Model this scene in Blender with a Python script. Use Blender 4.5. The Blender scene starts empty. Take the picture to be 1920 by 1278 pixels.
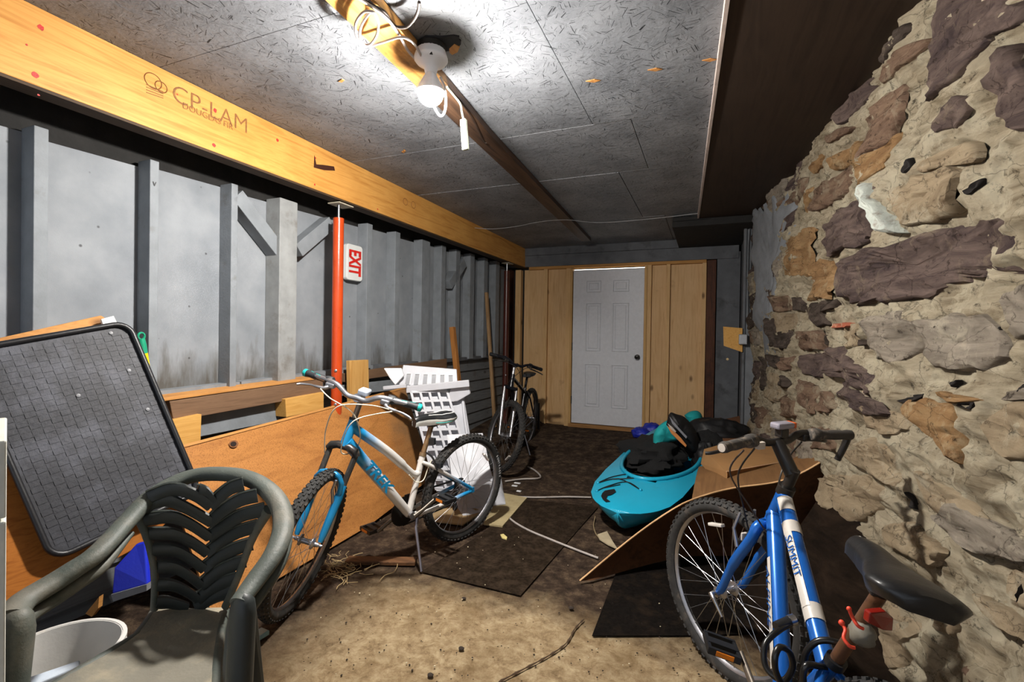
import bpy, bmesh, math, random
import numpy as np
from mathutils import Vector, Matrix
random.seed(7); rng = np.random.RandomState(7)
C = bpy.context.scene.collection
V = Vector
# ------------------------------------------------------------------ camera, world, light, exposure
F = 900.0; YAW = math.radians(22.3); ROLL = math.radians(0.9); PITCH = math.radians(-0.5); H = 1.28
CZ = 2.47; YD = 6.08
_fw = V((-math.sin(YAW) * math.cos(PITCH), math.cos(YAW) * math.cos(PITCH), math.sin(PITCH)))
_r0 = V((math.cos(YAW), math.sin(YAW), 0)); _u0 = _r0.cross(_fw)
_r = _r0 * math.cos(ROLL) + _u0 * math.sin(ROLL); _u = -_r0 * math.sin(ROLL) + _u0 * math.cos(ROLL)
cd = bpy.data.cameras.new('camera'); cam = bpy.data.objects.new('camera', cd); C.objects.link(cam)
cd.sensor_width = 36; cd.lens = F / 1920 * 36; cd.clip_start = 0.05
cam.matrix_world = Matrix.Translation((0, 0, H)) @ Matrix((_r, _u, -_fw)).transposed().to_4x4()
bpy.context.scene.camera = cam
w = bpy.data.worlds.new('world'); bpy.context.scene.world = w; w.use_nodes = True
w.node_tree.nodes['Background'].inputs[0].default_value = (0.80, 0.88, 1.0, 1)
w.node_tree.nodes['Background'].inputs[1].default_value = 0.5
vs = bpy.context.scene.view_settings
vs.view_transform = 'Standard'; vs.look = 'None'; vs.gamma = 1; vs.use_curve_mapping = False; vs.exposure = 1.0
BULB_POWER = 88.0

def ray(x, y): return _fw + _r * ((x - 960) / F) + _u * ((639 - y) / F)
def at(x, y, ax, v):                 # the point of the plane (axis ax = v) that lies on the line of sight
    o = V((0, 0, H)); d = ray(x, y); return o + d * ((v - o[ax]) / d[ax])
def dp(x, y, depth): return V((0, 0, H)) + ray(x, y) * depth
def gz(y): t = min(1, max(0, (y - 3.9) / 2.0)); return 0.13 * t * t * (3 - 2 * t)

# ------------------------------------------------------------------ materials
def hexc(h):
    h = h.lstrip('#'); o = []
    for i in (0, 2, 4):
        c = int(h[i:i + 2], 16) / 255; o.append(c / 12.92 if c <= 0.04045 else ((c + 0.055) / 1.055) ** 2.4)
    return (*o, 1)
def newmat(name):
    m = bpy.data.materials.new(name); m.use_nodes = True; nt = m.node_tree; return m, nt, nt.nodes['Principled BSDF']
def N(nt, t, **k):
    n = nt.nodes.new(t)
    for a, b in k.items():
        if a in ('op',): n.operation = b
        elif a.startswith('i_'): n.inputs[a[2:].replace('_', ' ')].default_value = b
        else: setattr(n, a, b)
    return n
def ramp(nt, fac, stops):
    r = nt.nodes.new('ShaderNodeValToRGB'); e = r.color_ramp.elements
    while len(e) < len(stops): e.new(0.5)
    for i, (p, c) in enumerate(stops): e[i].position = p; e[i].color = c
    nt.links.new(fac, r.inputs[0]); return r.outputs[0]
def mixc(nt, f, a, b, bt='MIX'):
    m = nt.nodes.new('ShaderNodeMix'); m.data_type = 'RGBA'; m.blend_type = bt
    for s, v in ((0, f), (6, a), (7, b)):
        if hasattr(v, 'links'): nt.links.new(v, m.inputs[s])
        else: m.inputs[s].default_value = v
    return m.outputs[2]
def coords(nt, scale=(1, 1, 1), rot=(0, 0, 0), loc=(0, 0, 0)):
    tc = nt.nodes.new('ShaderNodeTexCoord'); mp = nt.nodes.new('ShaderNodeMapping')
    mp.inputs['Scale'].default_value = scale; mp.inputs['Rotation'].default_value = rot; mp.inputs['Location'].default_value = loc
    nt.links.new(tc.outputs['Object'], mp.inputs[0]); return mp.outputs[0]
def noise(nt, vec, scale, detail=4, rough=0.55, dist=0):
    n = nt.nodes.new('ShaderNodeTexNoise'); nt.links.new(vec, n.inputs['Vector'])
    n.inputs['Scale'].default_value = scale; n.inputs['Detail'].default_value = detail
    n.inputs['Roughness'].default_value = rough; n.inputs['Distortion'].default_value = dist; return n.outputs['Fac']
def bump(nt, b, h, strength, dist=0.01, prev=None):
    n = nt.nodes.new('ShaderNodeBump'); n.inputs['Strength'].default_value = strength; n.inputs['Distance'].default_value = dist
    nt.links.new(h, n.inputs['Height'])
    if prev: nt.links.new(prev, n.inputs['Normal'])
    nt.links.new(n.outputs[0], b.inputs['Normal']); return n.outputs[0]
_mc = {}
def pm(name, col, rough=0.5, metal=0.0, var=0.15, vs_=12, bs=0.15, bsc=60, spec=0.5, dirt=None, ds=6, dl=0.52):
    """plain paint, plastic, rubber or metal with slight mottling, fine relief and optional dirt blotches"""
    if name in _mc: return _mc[name]
    m, nt, b = newmat(name); c = hexc(col) if isinstance(col, str) else col
    v = coords(nt); n1 = noise(nt, v, vs_, 5)
    dk = tuple(x * (1 - var) for x in c[:3]) + (1,); lt = tuple(min(1, x * (1 + var)) for x in c[:3]) + (1,)
    out = ramp(nt, n1, [(0.3, dk), (0.7, lt)])
    if dirt:
        n2 = noise(nt, v, ds, 6, 0.65); f = ramp(nt, n2, [(dl, (0, 0, 0, 1)), (dl + 0.18, (0.8, 0.8, 0.8, 1))]); out = mixc(nt, f, out, hexc(dirt))
    nt.links.new(out, b.inputs['Base Color']); b.inputs['Roughness'].default_value = rough; b.inputs['Metallic'].default_value = metal
    b.inputs['Specular IOR Level'].default_value = spec
    if bs: bump(nt, b, noise(nt, v, bsc, 3), bs, 0.004)
    _mc[name] = m; return m
def wood(name, c1, c2, axis=1, sc=1.0, knots=True, rough=0.65, dirt=None, dl=0.5, bs=0.25, kc='4a2c14'):
    if name in _mc: return _mc[name]
    m, nt, b = newmat(name); s = [14 * sc] * 3; s[axis] = 0.9 * sc
    v = coords(nt, s); g = noise(nt, v, 2.2, 7, 0.62, 0.7); out = ramp(nt, g, [(0.3, hexc(c2)), (0.5, hexc(c1)), (0.72, hexc(c2))])
    v2 = coords(nt, (1, 1, 1)); big = noise(nt, v2, 3.0, 4); out = mixc(nt, ramp(nt, big, [(0.35, (0, 0, 0, 1)), (0.75, (0.45, 0.45, 0.45, 1))]), out, hexc(c2))
    if knots:
        ks = [5.0] * 3; ks[axis] = 2.6; vo = nt.nodes.new('ShaderNodeTexVoronoi'); nt.links.new(coords(nt, ks), vo.inputs['Vector']); vo.inputs['Scale'].default_value = 1.0
        out = mixc(nt, ramp(nt, vo.outputs['Distance'], [(0.05, (0.75, 0.75, 0.75, 1)), (0.13, (0, 0, 0, 1))]), out, hexc(kc))
    if dirt:
        n2 = noise(nt, v2, 4.5, 7, 0.68); out = mixc(nt, ramp(nt, n2, [(dl, (0, 0, 0, 1)), (dl + 0.2, (0.85, 0.85, 0.85, 1))]), out, hexc(dirt))
    nt.links.new(out, b.inputs['Base Color']); b.inputs['Roughness'].default_value = rough; b.inputs['Specular IOR Level'].default_value = 0.25
    bump(nt, b, g, bs, 0.003); _mc[name] = m; return m
def emis(name, col, s):
    m, nt, b = newmat(name); b.inputs['Base Color'].default_value = col; b.inputs['Emission Color'].default_value = col; b.inputs['Emission Strength'].default_value = s; return m

def m_osb():
    m, nt, b = newmat('painted_strand_board')
    v = coords(nt); out = None; hs = None
    base = ramp(nt, noise(nt, v, 3.2, 5), [(0.3, hexc('686b70')), (0.7, hexc('888b90'))])
    for k, (sc, th) in enumerate(((19, 0.36), (28, 0.35), (40, 0.345))):
        vo = nt.nodes.new('ShaderNodeTexVoronoi'); vo.inputs['Scale'].default_value = sc; vo.inputs['Randomness'].default_value = 1
        mp = N(nt, 'ShaderNodeMapping'); mp.inputs['Location'].default_value = (k * 3.1, k * 1.7, 0); nt.links.new(v, mp.inputs[0]); nt.links.new(mp.outputs[0], vo.inputs['Vector'])
        sep = N(nt, 'ShaderNodeSeparateColor'); nt.links.new(vo.outputs['Color'], sep.inputs[0])
        an = N(nt, 'ShaderNodeMath', op='MULTIPLY'); an.inputs[1].default_value = 6.28; nt.links.new(sep.outputs[0], an.inputs[0])
        vr = N(nt, 'ShaderNodeVectorRotate'); vr.rotation_type = 'Z_AXIS'; nt.links.new(mp.outputs[0], vr.inputs['Vector']); nt.links.new(an.outputs[0], vr.inputs['Angle'])
        m2 = N(nt, 'ShaderNodeMapping'); m2.inputs['Scale'].default_value = (5 * sc / 20, 120 * sc / 20, 1); nt.links.new(vr.outputs[0], m2.inputs[0])
        n = noise(nt, m2.outputs[0], 1.0, 2, 0.5)
        ln = ramp(nt, n, [(th - 0.03, (1, 1, 1, 1)), (th + 0.015, (0, 0, 0, 1))]); out = ln if out is None else mixc(nt, 1.0, out, ln, 'LIGHTEN')
        hi = ramp(nt, n, [(0.66, (0, 0, 0, 1)), (0.72, (1, 1, 1, 1))]); hs = hi if hs is None else mixc(nt, 1.0, hs, hi, 'LIGHTEN')
    col = mixc(nt, out, base, hexc('24262a')); col = mixc(nt, mixc(nt, 0.6, hs, (0, 0, 0, 1)), col, hexc('a2a6ab'))
    nt.links.new(col, b.inputs['Base Color']); b.inputs['Roughness'].default_value = 0.55; b.inputs['Specular IOR Level'].default_value = 0.3
    p = bump(nt, b, noise(nt, v, 26, 4), 0.5, 0.006); bump(nt, b, out, -0.5, 0.004, p); return m
def m_rock(name, c1, c2, c3, sc=1.0, spots=None, cover=0.54):
    if name in _mc: return _mc[name]
    m, nt, b = newmat(name); v = coords(nt)
    n1 = noise(nt, coords(nt, (2, 1.6, 8), (0.15, 0, 0)), 2.2 * sc, 10, 0.7, 1.0); out = ramp(nt, n1, [(0.3, hexc(c3)), (0.46, hexc(c1)), (0.62, hexc(c2))])
    n3 = noise(nt, v, 7, 10, 0.74, 0.6); out = mixc(nt, ramp(nt, n3, [(cover, (0, 0, 0, 1)), (cover + 0.09, (0.8, 0.8, 0.8, 1))]), out, hexc(spots or 'a3927c'))
    n2 = noise(nt, v, 24, 10, 0.78); out = mixc(nt, ramp(nt, n2, [(0.35, (0.85, 0.85, 0.85, 1)), (0.44, (0, 0, 0, 1))]), out, hexc('2c221b')); out = mixc(nt, ramp(nt, noise(nt, coords(nt, (1, .7, 1.6)), 8, 10, 0.8, .5), [(0.33, (0.8, 0.8, 0.8, 1)), (0.40, (0, 0, 0, 1))]), out, hexc('3a2d22'))  # dark noise spots paint crevice shade into the stone colour
    vo = nt.nodes.new('ShaderNodeTexVoronoi'); vo.feature = 'DISTANCE_TO_EDGE'; vo.inputs['Scale'].default_value = 4.5
    wv = N(nt, 'ShaderNodeVectorMath', operation='ADD'); nt.links.new(coords(nt, (1, 0.7, 1.8)), wv.inputs[0]); nz = nt.nodes.new('ShaderNodeTexNoise'); nz.inputs['Scale'].default_value = 5; nz.inputs['Detail'].default_value = 6; nt.links.new(v, nz.inputs['Vector']); ms = N(nt, 'ShaderNodeVectorMath', operation='SCALE'); ms.inputs['Scale'].default_value = 0.28; nt.links.new(nz.outputs['Color'], ms.inputs[0]); nt.links.new(ms.outputs[0], wv.inputs[1]); nt.links.new(wv.outputs[0], vo.inputs['Vector'])
    ck = ramp(nt, vo.outputs['Distance'], [(0.002, (1, 1, 1, 1)), (0.010, (0, 0, 0, 1))]); out = mixc(nt, mixc(nt, 0.55, (0, 0, 0, 1), ck), out, hexc('1c1410'))
    nt.links.new(out, b.inputs['Base Color']); b.inputs['Roughness'].default_value = 0.92; b.inputs['Specular IOR Level'].default_value = 0.12
    p = bump(nt, b, n1, 1.0, 0.07); p = bump(nt, b, noise(nt, v, 26, 12, 0.85), 1.0, 0.06, p); bump(nt, b, ck, -0.6, 0.01, p); _mc[name] = m; return m
def m_floor():
    m, nt, b = newmat('dirt_and_concrete_floor'); v = coords(nt)
    n1 = noise(nt, v, 9, 12, 0.8); dirt = ramp(nt, n1, [(0.36, hexc('1f1813')), (0.5, hexc('41342a')), (0.66, hexc('6f5d4a'))])
    n2 = noise(nt, v, 14, 12, 0.8, 0.3); conc = ramp(nt, n2, [(0.33, hexc('6c573e')), (0.48, hexc('a28b6a')), (0.66, hexc('c9b592'))])
    conc = mixc(nt, ramp(nt, noise(nt, v, 2.6, 5, 0.6), [(0.45, (0, 0, 0, 1)), (0.68, (0.8, 0.8, 0.8, 1))]), conc, hexc('6f5738'))
    vo = nt.nodes.new('ShaderNodeTexVoronoi'); vo.inputs['Scale'].default_value = 26; nt.links.new(v, vo.inputs['Vector'])
    conc = mixc(nt, ramp(nt, vo.outputs['Distance'], [(0.06, (0.9, 0.9, 0.9, 1)), (0.11, (0, 0, 0, 1))]), conc, hexc('33271c'))
    sp = N(nt, 'ShaderNodeSeparateXYZ'); tc = N(nt, 'ShaderNodeTexCoord'); nt.links.new(tc.outputs['Object'], sp.inputs[0])
    wb = noise(nt, v, 2.3, 7, 0.62)
    # concrete apron towards the entrance: everything nearer than a wavy line; bare earth beyond and along the left wall
    e1 = N(nt, 'ShaderNodeMath', op='MULTIPLY_ADD'); nt.links.new(wb, e1.inputs[0]); e1.inputs[1].default_value = 0.9; nt.links.new(sp.outputs[1], e1.inputs[2])
    fy = ramp(nt, e1.outputs[0], [(0, (1, 1, 1, 1)), (1, (0, 0, 0, 1))]); mr = N(nt, 'ShaderNodeMapRange'); nt.links.new(e1.outputs[0], mr.inputs[0])
    mr.inputs[1].default_value = 2.42; mr.inputs[2].default_value = 2.72; mr.inputs[3].default_value = 1; mr.inputs[4].default_value = 0
    mx = N(nt, 'ShaderNodeMapRange'); nt.links.new(sp.outputs[0], mx.inputs[0]); mx.inputs[1].default_value = -1.75; mx.inputs[2].default_value = -1.3; mx.inputs[3].default_value = 0; mx.inputs[4].default_value = 1
    mu = N(nt, 'ShaderNodeMath', op='MULTIPLY'); nt.links.new(mr.outputs[0], mu.inputs[0]); nt.links.new(mx.outputs[0], mu.inputs[1])
    col = mixc(nt, mu.outputs[0], dirt, conc)
    nt.links.new(col, b.inputs['Base Color']); b.inputs['Roughness'].default_value = 0.95; b.inputs['Specular IOR Level'].default_value = 0.12
    p = bump(nt, b, n1, 0.7, 0.012); bump(nt, b, noise(nt, v, 70, 8, 0.8), 1.0, 0.008, p); return m

# ------------------------------------------------------------------ mesh builder
ORG = {}
class MB:
    def __init__(s): s.v = []; s.f = []
    def add(s, vs_, fs): o = len(s.v); s.v += [V(p) for p in vs_]; s.f += [[i + o for i in f] for f in fs]; return s
    def box(s, c, sz, R=None):
        c = V(c); x, y, z = [a / 2 for a in sz]; P = [V((i * x, j * y, k * z)) for i in (-1, 1) for j in (-1, 1) for k in (-1, 1)]
        if R is not None: P = [R @ p for p in P]
        return s.add([c + p for p in P], [(0, 1, 3, 2), (4, 6, 7, 5), (0, 4, 5, 1), (2, 3, 7, 6), (0, 2, 6, 4), (1, 5, 7, 3)])
    def bb(s, a, b_): a = V(a); b_ = V(b_); return s.box((a + b_) / 2, [abs(q) for q in (b_ - a)])
    def bar(s, a, b_, w_, h_, up=(0, 0, 1)):
        a = V(a); b_ = V(b_); d = (b_ - a).normalized(); l = d.cross(V(up)).normalized(); u = l.cross(d)
        P = [p + l * (i * w_ / 2) + u * (j * h_ / 2) for p in (a, b_) for i in (-1, 1) for j in (-1, 1)]
        return s.add(P, [(0, 1, 3, 2), (4, 6, 7, 5), (0, 4, 5, 1), (2, 3, 7, 6), (0, 2, 6, 4), (1, 5, 7, 3)])
    def prism(s, poly, n, t):      # flat polygon with thickness t along n
        n = V(n).normalized() * t; k = len(poly); P = [V(p) for p in poly] + [V(p) + n for p in poly]
        return s.add(P, [list(range(k))[::-1], list(range(k, 2 * k))] + [(i, (i + 1) % k, k + (i + 1) % k, k + i) for i in range(k)])
    def tube(s, pts, r, n=8, closed=False, cap=True, flat=None):
        pts = [V(p) for p in pts]; k = len(pts); rr = r if hasattr(r, '__len__') else [r] * k
        T = []
        for i in range(k):
            a = pts[(i - 1) % k] if (closed or i > 0) else pts[i]; b_ = pts[(i + 1) % k] if (closed or i < k - 1) else pts[i]
            T.append((b_ - a).normalized())
        up = V((0, 0, 1)) if abs(T[0].z) < 0.9 else V((1, 0, 0)); u = T[0].cross(up).normalized(); P = []
        for i in range(k):
            u = (u - T[i] * u.dot(T[i])).normalized(); w_ = T[i].cross(u)
            for j in range(n):
                a = 2 * math.pi * j / n; q = u * math.cos(a) + w_ * math.sin(a)
                if flat: fd, ff = flat; fd = V(fd); q = q - fd * (q.dot(fd) * (1 - ff))
                P.append(pts[i] + q * rr[i])
        Fc = [(i * n + j, i * n + (j + 1) % n, ((i + 1) % k) * n + (j + 1) % n, ((i + 1) % k) * n + j) for i in range(k if closed else k - 1) for j in range(n)]
        if cap and not closed: Fc += [list(range(n))[::-1], list(range((k - 1) * n, k * n))]
        return s.add(P, Fc)
    def lathe(s, prof, o, ax, n=24, closed=False):     # prof: (radius, height along ax)
        o = V(o); ax = V(ax).normalized(); u = ax.orthogonal().normalized(); w_ = ax.cross(u); k = len(prof)
        P = [o + ax * h + (u * math.cos(2 * math.pi * j / n) + w_ * math.sin(2 * math.pi * j / n)) * max(r, 1e-4) for r, h in prof for j in range(n)]
        Fc = [(i * n + j, i * n + (j + 1) % n, ((i + 1) % k) * n + (j + 1) % n, ((i + 1) % k) * n + j) for i in range(k if closed else k - 1) for j in range(n)]
        if not closed:
            Fc += [list(range(n))[::-1], list(range((k - 1) * n, k * n))]
        return s.add(P, Fc)
    def grid(s, fn, nu, nv, skip=None, close_u=False):
        P = [fn(i / nu, j / nv) for i in range(nu + 1) for j in range(nv + 1)]; k = nv + 1
        return s.add(P, [(i * k + j, i * k + j + 1, (i + 1) * k + j + 1, (i + 1) * k + j) for i in range(nu) for j in range(nv) if not (skip and skip((i + .5) / nu, (j + .5) / nv))])
    def slab(s, fn, nu, nv, t):     # closed sheet of thickness t (vector or function of u, v)
        tf = t if callable(t) else (lambda a, b: V(t)); k = nv + 1
        A = [V(fn(i / nu, j / nv)) for i in range(nu + 1) for j in range(nv + 1)]; B = [A[i * k + j] + tf(i / nu, j / nv) for i in range(nu + 1) for j in range(nv + 1)]
        o = len(A); q = [(i * k + j, i * k + j + 1, (i + 1) * k + j + 1, (i + 1) * k + j) for i in range(nu) for j in range(nv)]
        Fc = q + [tuple(o + x for x in reversed(f)) for f in q]
        e = [i * k for i in range(nu + 1)] + [nu * k + j for j in range(1, nv + 1)] + [i * k + nv for i in range(nu - 1, -1, -1)] + [j for j in range(nv - 1, 0, -1)]
        Fc += [(e[i], e[(i + 1) % len(e)], o + e[(i + 1) % len(e)], o + e[i]) for i in range(len(e))]
        return s.add(A + B, Fc)
    def ball(s, c, r, n=12, m=8, fn=None):
        c = V(c); r = V(r) if hasattr(r, '__len__') else V((r, r, r)); P = []
        for i in range(m + 1):
            for j in range(n):
                th = math.pi * i / m; ph = 2 * math.pi * j / n; d = V((math.sin(th) * math.cos(ph), math.sin(th) * math.sin(ph), math.cos(th)))
                k = fn(d) if fn else 1; P.append(c + V((d.x * r.x, d.y * r.y, d.z * r.z)) * k)
        return s.add(P, [(i * n + j, (i + 1) * n + j, (i + 1) * n + (j + 1) % n, i * n + (j + 1) % n) for i in range(m) for j in range(n)])
    def build(s, name, mt, parent=None, smooth=False, bevel=0, org=None, kind=None, label=None):
        if parent is not None: o = ORG[parent.name]
        elif org is not None: o = V(org)
        else:
            xs = [p.x for p in s.v]; ys = [p.y for p in s.v]; o = V(((min(xs) + max(xs)) / 2, (min(ys) + max(ys)) / 2, min(p.z for p in s.v)))
        me = bpy.data.meshes.new(name); me.from_pydata([p - o for p in s.v], [], s.f); me.update()
        bm = bmesh.new(); bm.from_mesh(me); bmesh.ops.remove_doubles(bm, verts=bm.verts, dist=1e-5); bmesh.ops.recalc_face_normals(bm, faces=bm.faces); bm.to_mesh(me); bm.free()
        me.materials.append(mt)
        if smooth:
            me.polygons.foreach_set('use_smooth', [True] * len(me.polygons)); me.set_sharp_from_angle(angle=math.radians(smooth if smooth > 1 else 42))
        ob = bpy.data.objects.new(name, me); C.objects.link(ob)
        if parent is not None: ob.parent = parent
        else: ob.location = o
        if bevel:
            md = ob.modifiers.new('edge', 'BEVEL'); md.width = bevel; md.segments = 2; md.limit_method = 'ANGLE'
        ORG[ob.name] = o
        if kind: ob['kind'] = kind
        if label: ob['label'] = label
        return ob
def tag(o, label, cat, group=None, kind=None):
    o['label'] = label; o['category'] = cat
    if group: o['group'] = group
    if kind: o['kind'] = kind
    return o
def thing(name, label, cat, loc, group=None):
    o = bpy.data.objects.new(name, None); C.objects.link(o); o.location = V(loc); o.empty_display_size = 0.05; ORG[o.name] = V(loc); return tag(o, label, cat, group)
def struct(name, mb, mt, **k): o = mb.build(name, mt, **k); o['kind'] = 'structure'; return o
def text(name, body, o, xd, yd, size, mt, parent, stretch=1.0, bold=0.0, lift=0.0015, shear=0, spacing=1.0):
    cu = bpy.data.curves.new('txt', 'FONT'); cu.body = body; cu.size = 1; cu.offset = bold; cu.shear = shear; cu.extrude = 0.0; cu.resolution_u = 4; cu.space_character = spacing
    ob = bpy.data.objects.new('txt', cu); C.objects.link(ob); bpy.context.view_layer.update()
    me = bpy.data.meshes.new_from_object(ob.evaluated_get(bpy.context.evaluated_depsgraph_get()))
    xd = V(xd).normalized(); yd = V(yd).normalized(); yd = (yd - xd * yd.dot(xd)).normalized(); n = xd.cross(yd)
    mb = MB(); base = len(me.vertices)
    top = [V(o) + xd * (v.co.x * size * stretch) + yd * (v.co.y * size) + n * lift for v in me.vertices]
    mb.add(top, [list(p.vertices) for p in me.polygons]); bpy.data.objects.remove(ob); bpy.data.curves.remove(cu)
    return mb.build(name, mt, parent)
def lerp(a, b, t): return V(a) * (1 - t) + V(b) * t
def bez(p, n=12):
    """smooth curve through the points p"""
    p = [V(q) for q in p]; out = []
    for i in range(len(p) - 1):
        a = p[max(i - 1, 0)]; b = p[i]; c = p[i + 1]; d = p[min(i + 2, len(p) - 1)]
        for k in range(n):
            t = k / n; out.append(0.5 * ((2 * b) + (c - a) * t + (2 * a - 5 * b + 4 * c - d) * t * t + (3 * b - a - 3 * c + d) * t ** 3))
    out.append(p[-1]); return out
def interp(x, xs, ys): return float(np.interp(x, xs, ys))
_perm = rng.rand(64, 64, 64)
def vn(x, y, z):
    xi, yi, zi = np.floor(x).astype(int), np.floor(y).astype(int), np.floor(z).astype(int); fx, fy, fz = x - xi, y - yi, z - zi
    fx, fy, fz = [t * t * (3 - 2 * t) for t in (fx, fy, fz)]; g = lambda a, b, c: _perm[(xi + a) & 63, (yi + b) & 63, (zi + c) & 63]
    L = lambda a, b, t: a + (b - a) * t
    return L(L(L(g(0, 0, 0), g(1, 0, 0), fx), L(g(0, 1, 0), g(1, 1, 0), fx), fy), L(L(g(0, 0, 1), g(1, 0, 1), fx), L(g(0, 1, 1), g(1, 1, 1), fx), fy), fz) - 0.5
def fbm(x, y, z, oct=4, ridge=False):
    x, y, z = [np.asarray(t, float) for t in (x, y, z)]; s = 0; a = 1.0
    for k in range(oct):
        n = vn(x, y, z); s = s + a * ((0.25 - abs(n)) if ridge else n); x, y, z = x * 2.03 + 7.1, y * 2.03 + 3.3, z * 2.03 + 1.7; a *= 0.5
    return s

# ------------------------------------------------------------------ the palette
GREYP = pm('grey_wall_paint', '8b9095', 0.75, var=0.10, vs_=5, bs=0.3, bsc=180, dirt='5d5d5b', ds=9, dl=0.66)
GREYW = pm('grey_painted_timber', '7c8186', 0.7, var=0.14, vs_=9, bs=0.3, bsc=90, dirt='5b554d', ds=5, dl=0.60)
GREYD = pm('dark_grey_paint', '5a5c60', 0.8, var=0.2, vs_=7, bs=0.4, bsc=70, dirt='2d2b29', ds=5, dl=0.55)
BLACKW = pm('sooty_black_timber', '1b1a19', 0.9, var=0.35, vs_=14, bs=0.5, bsc=60)
PINE = wood('fresh_pine', 'd6b07e', 'bd9460', 2, 1.0)
PINEH = wood('fresh_pine_across', 'bd8c4e', '9c6c36', 0, 1.0)
PINEY = wood('orange_pine', 'c48d50', 'a06c38', 1, 1.0)
YELW = wood('yellow_pine_block', 'cfa05a', 'b7853f', 1, 1.0)
BROWNB = wood('weathered_brown_board', '7a5f49', '5f4836', 1, 1.2)
DARKW = wood('rusty_dark_timber', '5a3420', '2e1c14', 2, 1.0, dirt='1d1512')
BLACK = pm('black_plastic', '17181a', 0.45, var=0.3)
RUB = pm('tyre_rubber', '1c1c1c', 0.8, var=0.3, vs_=30, bs=0.3, dirt='40382f', ds=9, dl=0.58)
RUBD = pm('dusty_tyre_rubber', '262524', 0.85, var=0.3, vs_=30, bs=0.3, dirt='5a5047', ds=18, dl=0.54)
STEEL = pm('bright_steel', 'b9babd', 0.3, 1.0, var=0.1)
ALU = pm('brushed_aluminium', 'a3a3a8', 0.38, 0.9, var=0.12)
GUN = pm('dark_steel', '3a3836', 0.5, 0.7, var=0.25, dirt='6b5138', ds=30, dl=0.55)
CREAMC = pm('cream_cable', 'd9d2bd', 0.5)
WHITE = pm('white_plastic', 'b6b7bd', 0.45, var=0.06, dirt='9d9a95', ds=6, dl=0.66)
RED = pm('red_letters', 'c8221a', 0.5)
SILVERD = pm('silver_decal', 'b8b2aa', 0.4, var=0.06)
DIRT = m_floor()

# ------------------------------------------------------------------ floor
xs_, ys_ = np.linspace(-3.0, 1.1, 110), np.linspace(-2.6, 6.3, 220)
X, Y = np.meshgrid(xs_, ys_, indexing='ij'); Z = 0.006 * fbm(X * 1.7, Y * 1.7, 0 * X, 5) + np.array([[gz(b) for b in ys_]] * len(xs_)) - 0.002
Z += 0.10 * np.clip((-1.9 - X) / 0.5, 0, 1) ** 1.5 * np.clip((Y - 2.9) / 0.6, 0, 1)
Z -= 0.002
mb = MB(); k = len(ys_); mb.add([(X[i, j], Y[i, j], Z[i, j]) for i in range(len(xs_)) for j in range(k)], [(i * k + j, (i + 1) * k + j, (i + 1) * k + j + 1, i * k + j + 1) for i in range(len(xs_) - 1) for j in range(k - 1)])
floor = struct('floor', mb, DIRT, smooth=179, org=(0, 0, 0))
# a scraped crack ridge in the concrete
pts = [at(x, y, 2, 0.004) for x, y in ((935, 1278), (985, 1252), (1030, 1228), (1062, 1205), (1078, 1178), (1095, 1160))]
mb = MB().tube(bez(pts, 6), [0.002, 0.005, 0.003] * 10 + [0.002], 5)
mb.build('crack_ridge', pm('crack_dirt', '4a3826', 0.95), floor)

# ------------------------------------------------------------------ ceiling: strand-board panels, soffit, batten
OSB = m_osb()
ceiling = struct('ceiling', MB().bb((-2.75, -1.2, CZ + 0.02), (0.9, YD + 0.15, CZ + 0.08)), BLACKW, org=(0, 0, CZ))
sy = [-1.2, at(1260, 211, 2, CZ).y - 1.25, at(1260, 211, 2, CZ).y, at(1090, 331, 2, CZ).y, at(1100, 415, 2, CZ).y, YD]
xj = at(1150, 130, 2, CZ).x
for i in range(len(sy) - 1):
    cuts = [-2.75, -0.62 if i % 2 else xj, 0.85]
    for j in range(2):
        z0 = CZ + random.uniform(-0.001, 0.004)
        MB().bb((cuts[j] + 0.0015, sy[i] + 0.0015, z0), (cuts[j + 1] - 0.0015, sy[i + 1] - 0.0015, z0 + 0.012)).build('panel', OSB, ceiling, bevel=0.002)
e0, e1 = at(1368, 0, 2, CZ - 0.04), at(1310, 410, 2, CZ - 0.04)
ea = e0 + (e0 - e1) * (1.6 / (e1.y - e0.y)); sofm = wood('sooty_brown_hardboard', '3b2e25', '2b211a', 1, 0.6, knots=False, dirt='1a1512', dl=0.62)
ceil2 = struct('trim_1', MB().prism([(ea.x, ea.y, CZ - 0.035), (e1.x, e1.y, CZ - 0.035), (0.60, e1.y, CZ - 0.035), (0.95, ea.y, CZ - 0.035)], (0, 0, 1), 0.03), sofm)
MB().bar((ea.x - 0.008, ea.y, CZ - 0.022), (e1.x - 0.004, e1.y, CZ - 0.012), 0.014, 0.05).build('edge_strip', pm('dusty_white_edge', 'b9aaa2', 0.7, dirt='6a4c40', ds=18, dl=0.6), ceil2)
MB().bb((-0.35, e1.y + 0.02, CZ - 0.10), (0.6, YD, CZ - 0.01)).build('dark_filler', BLACKW, ceil2)
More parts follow.
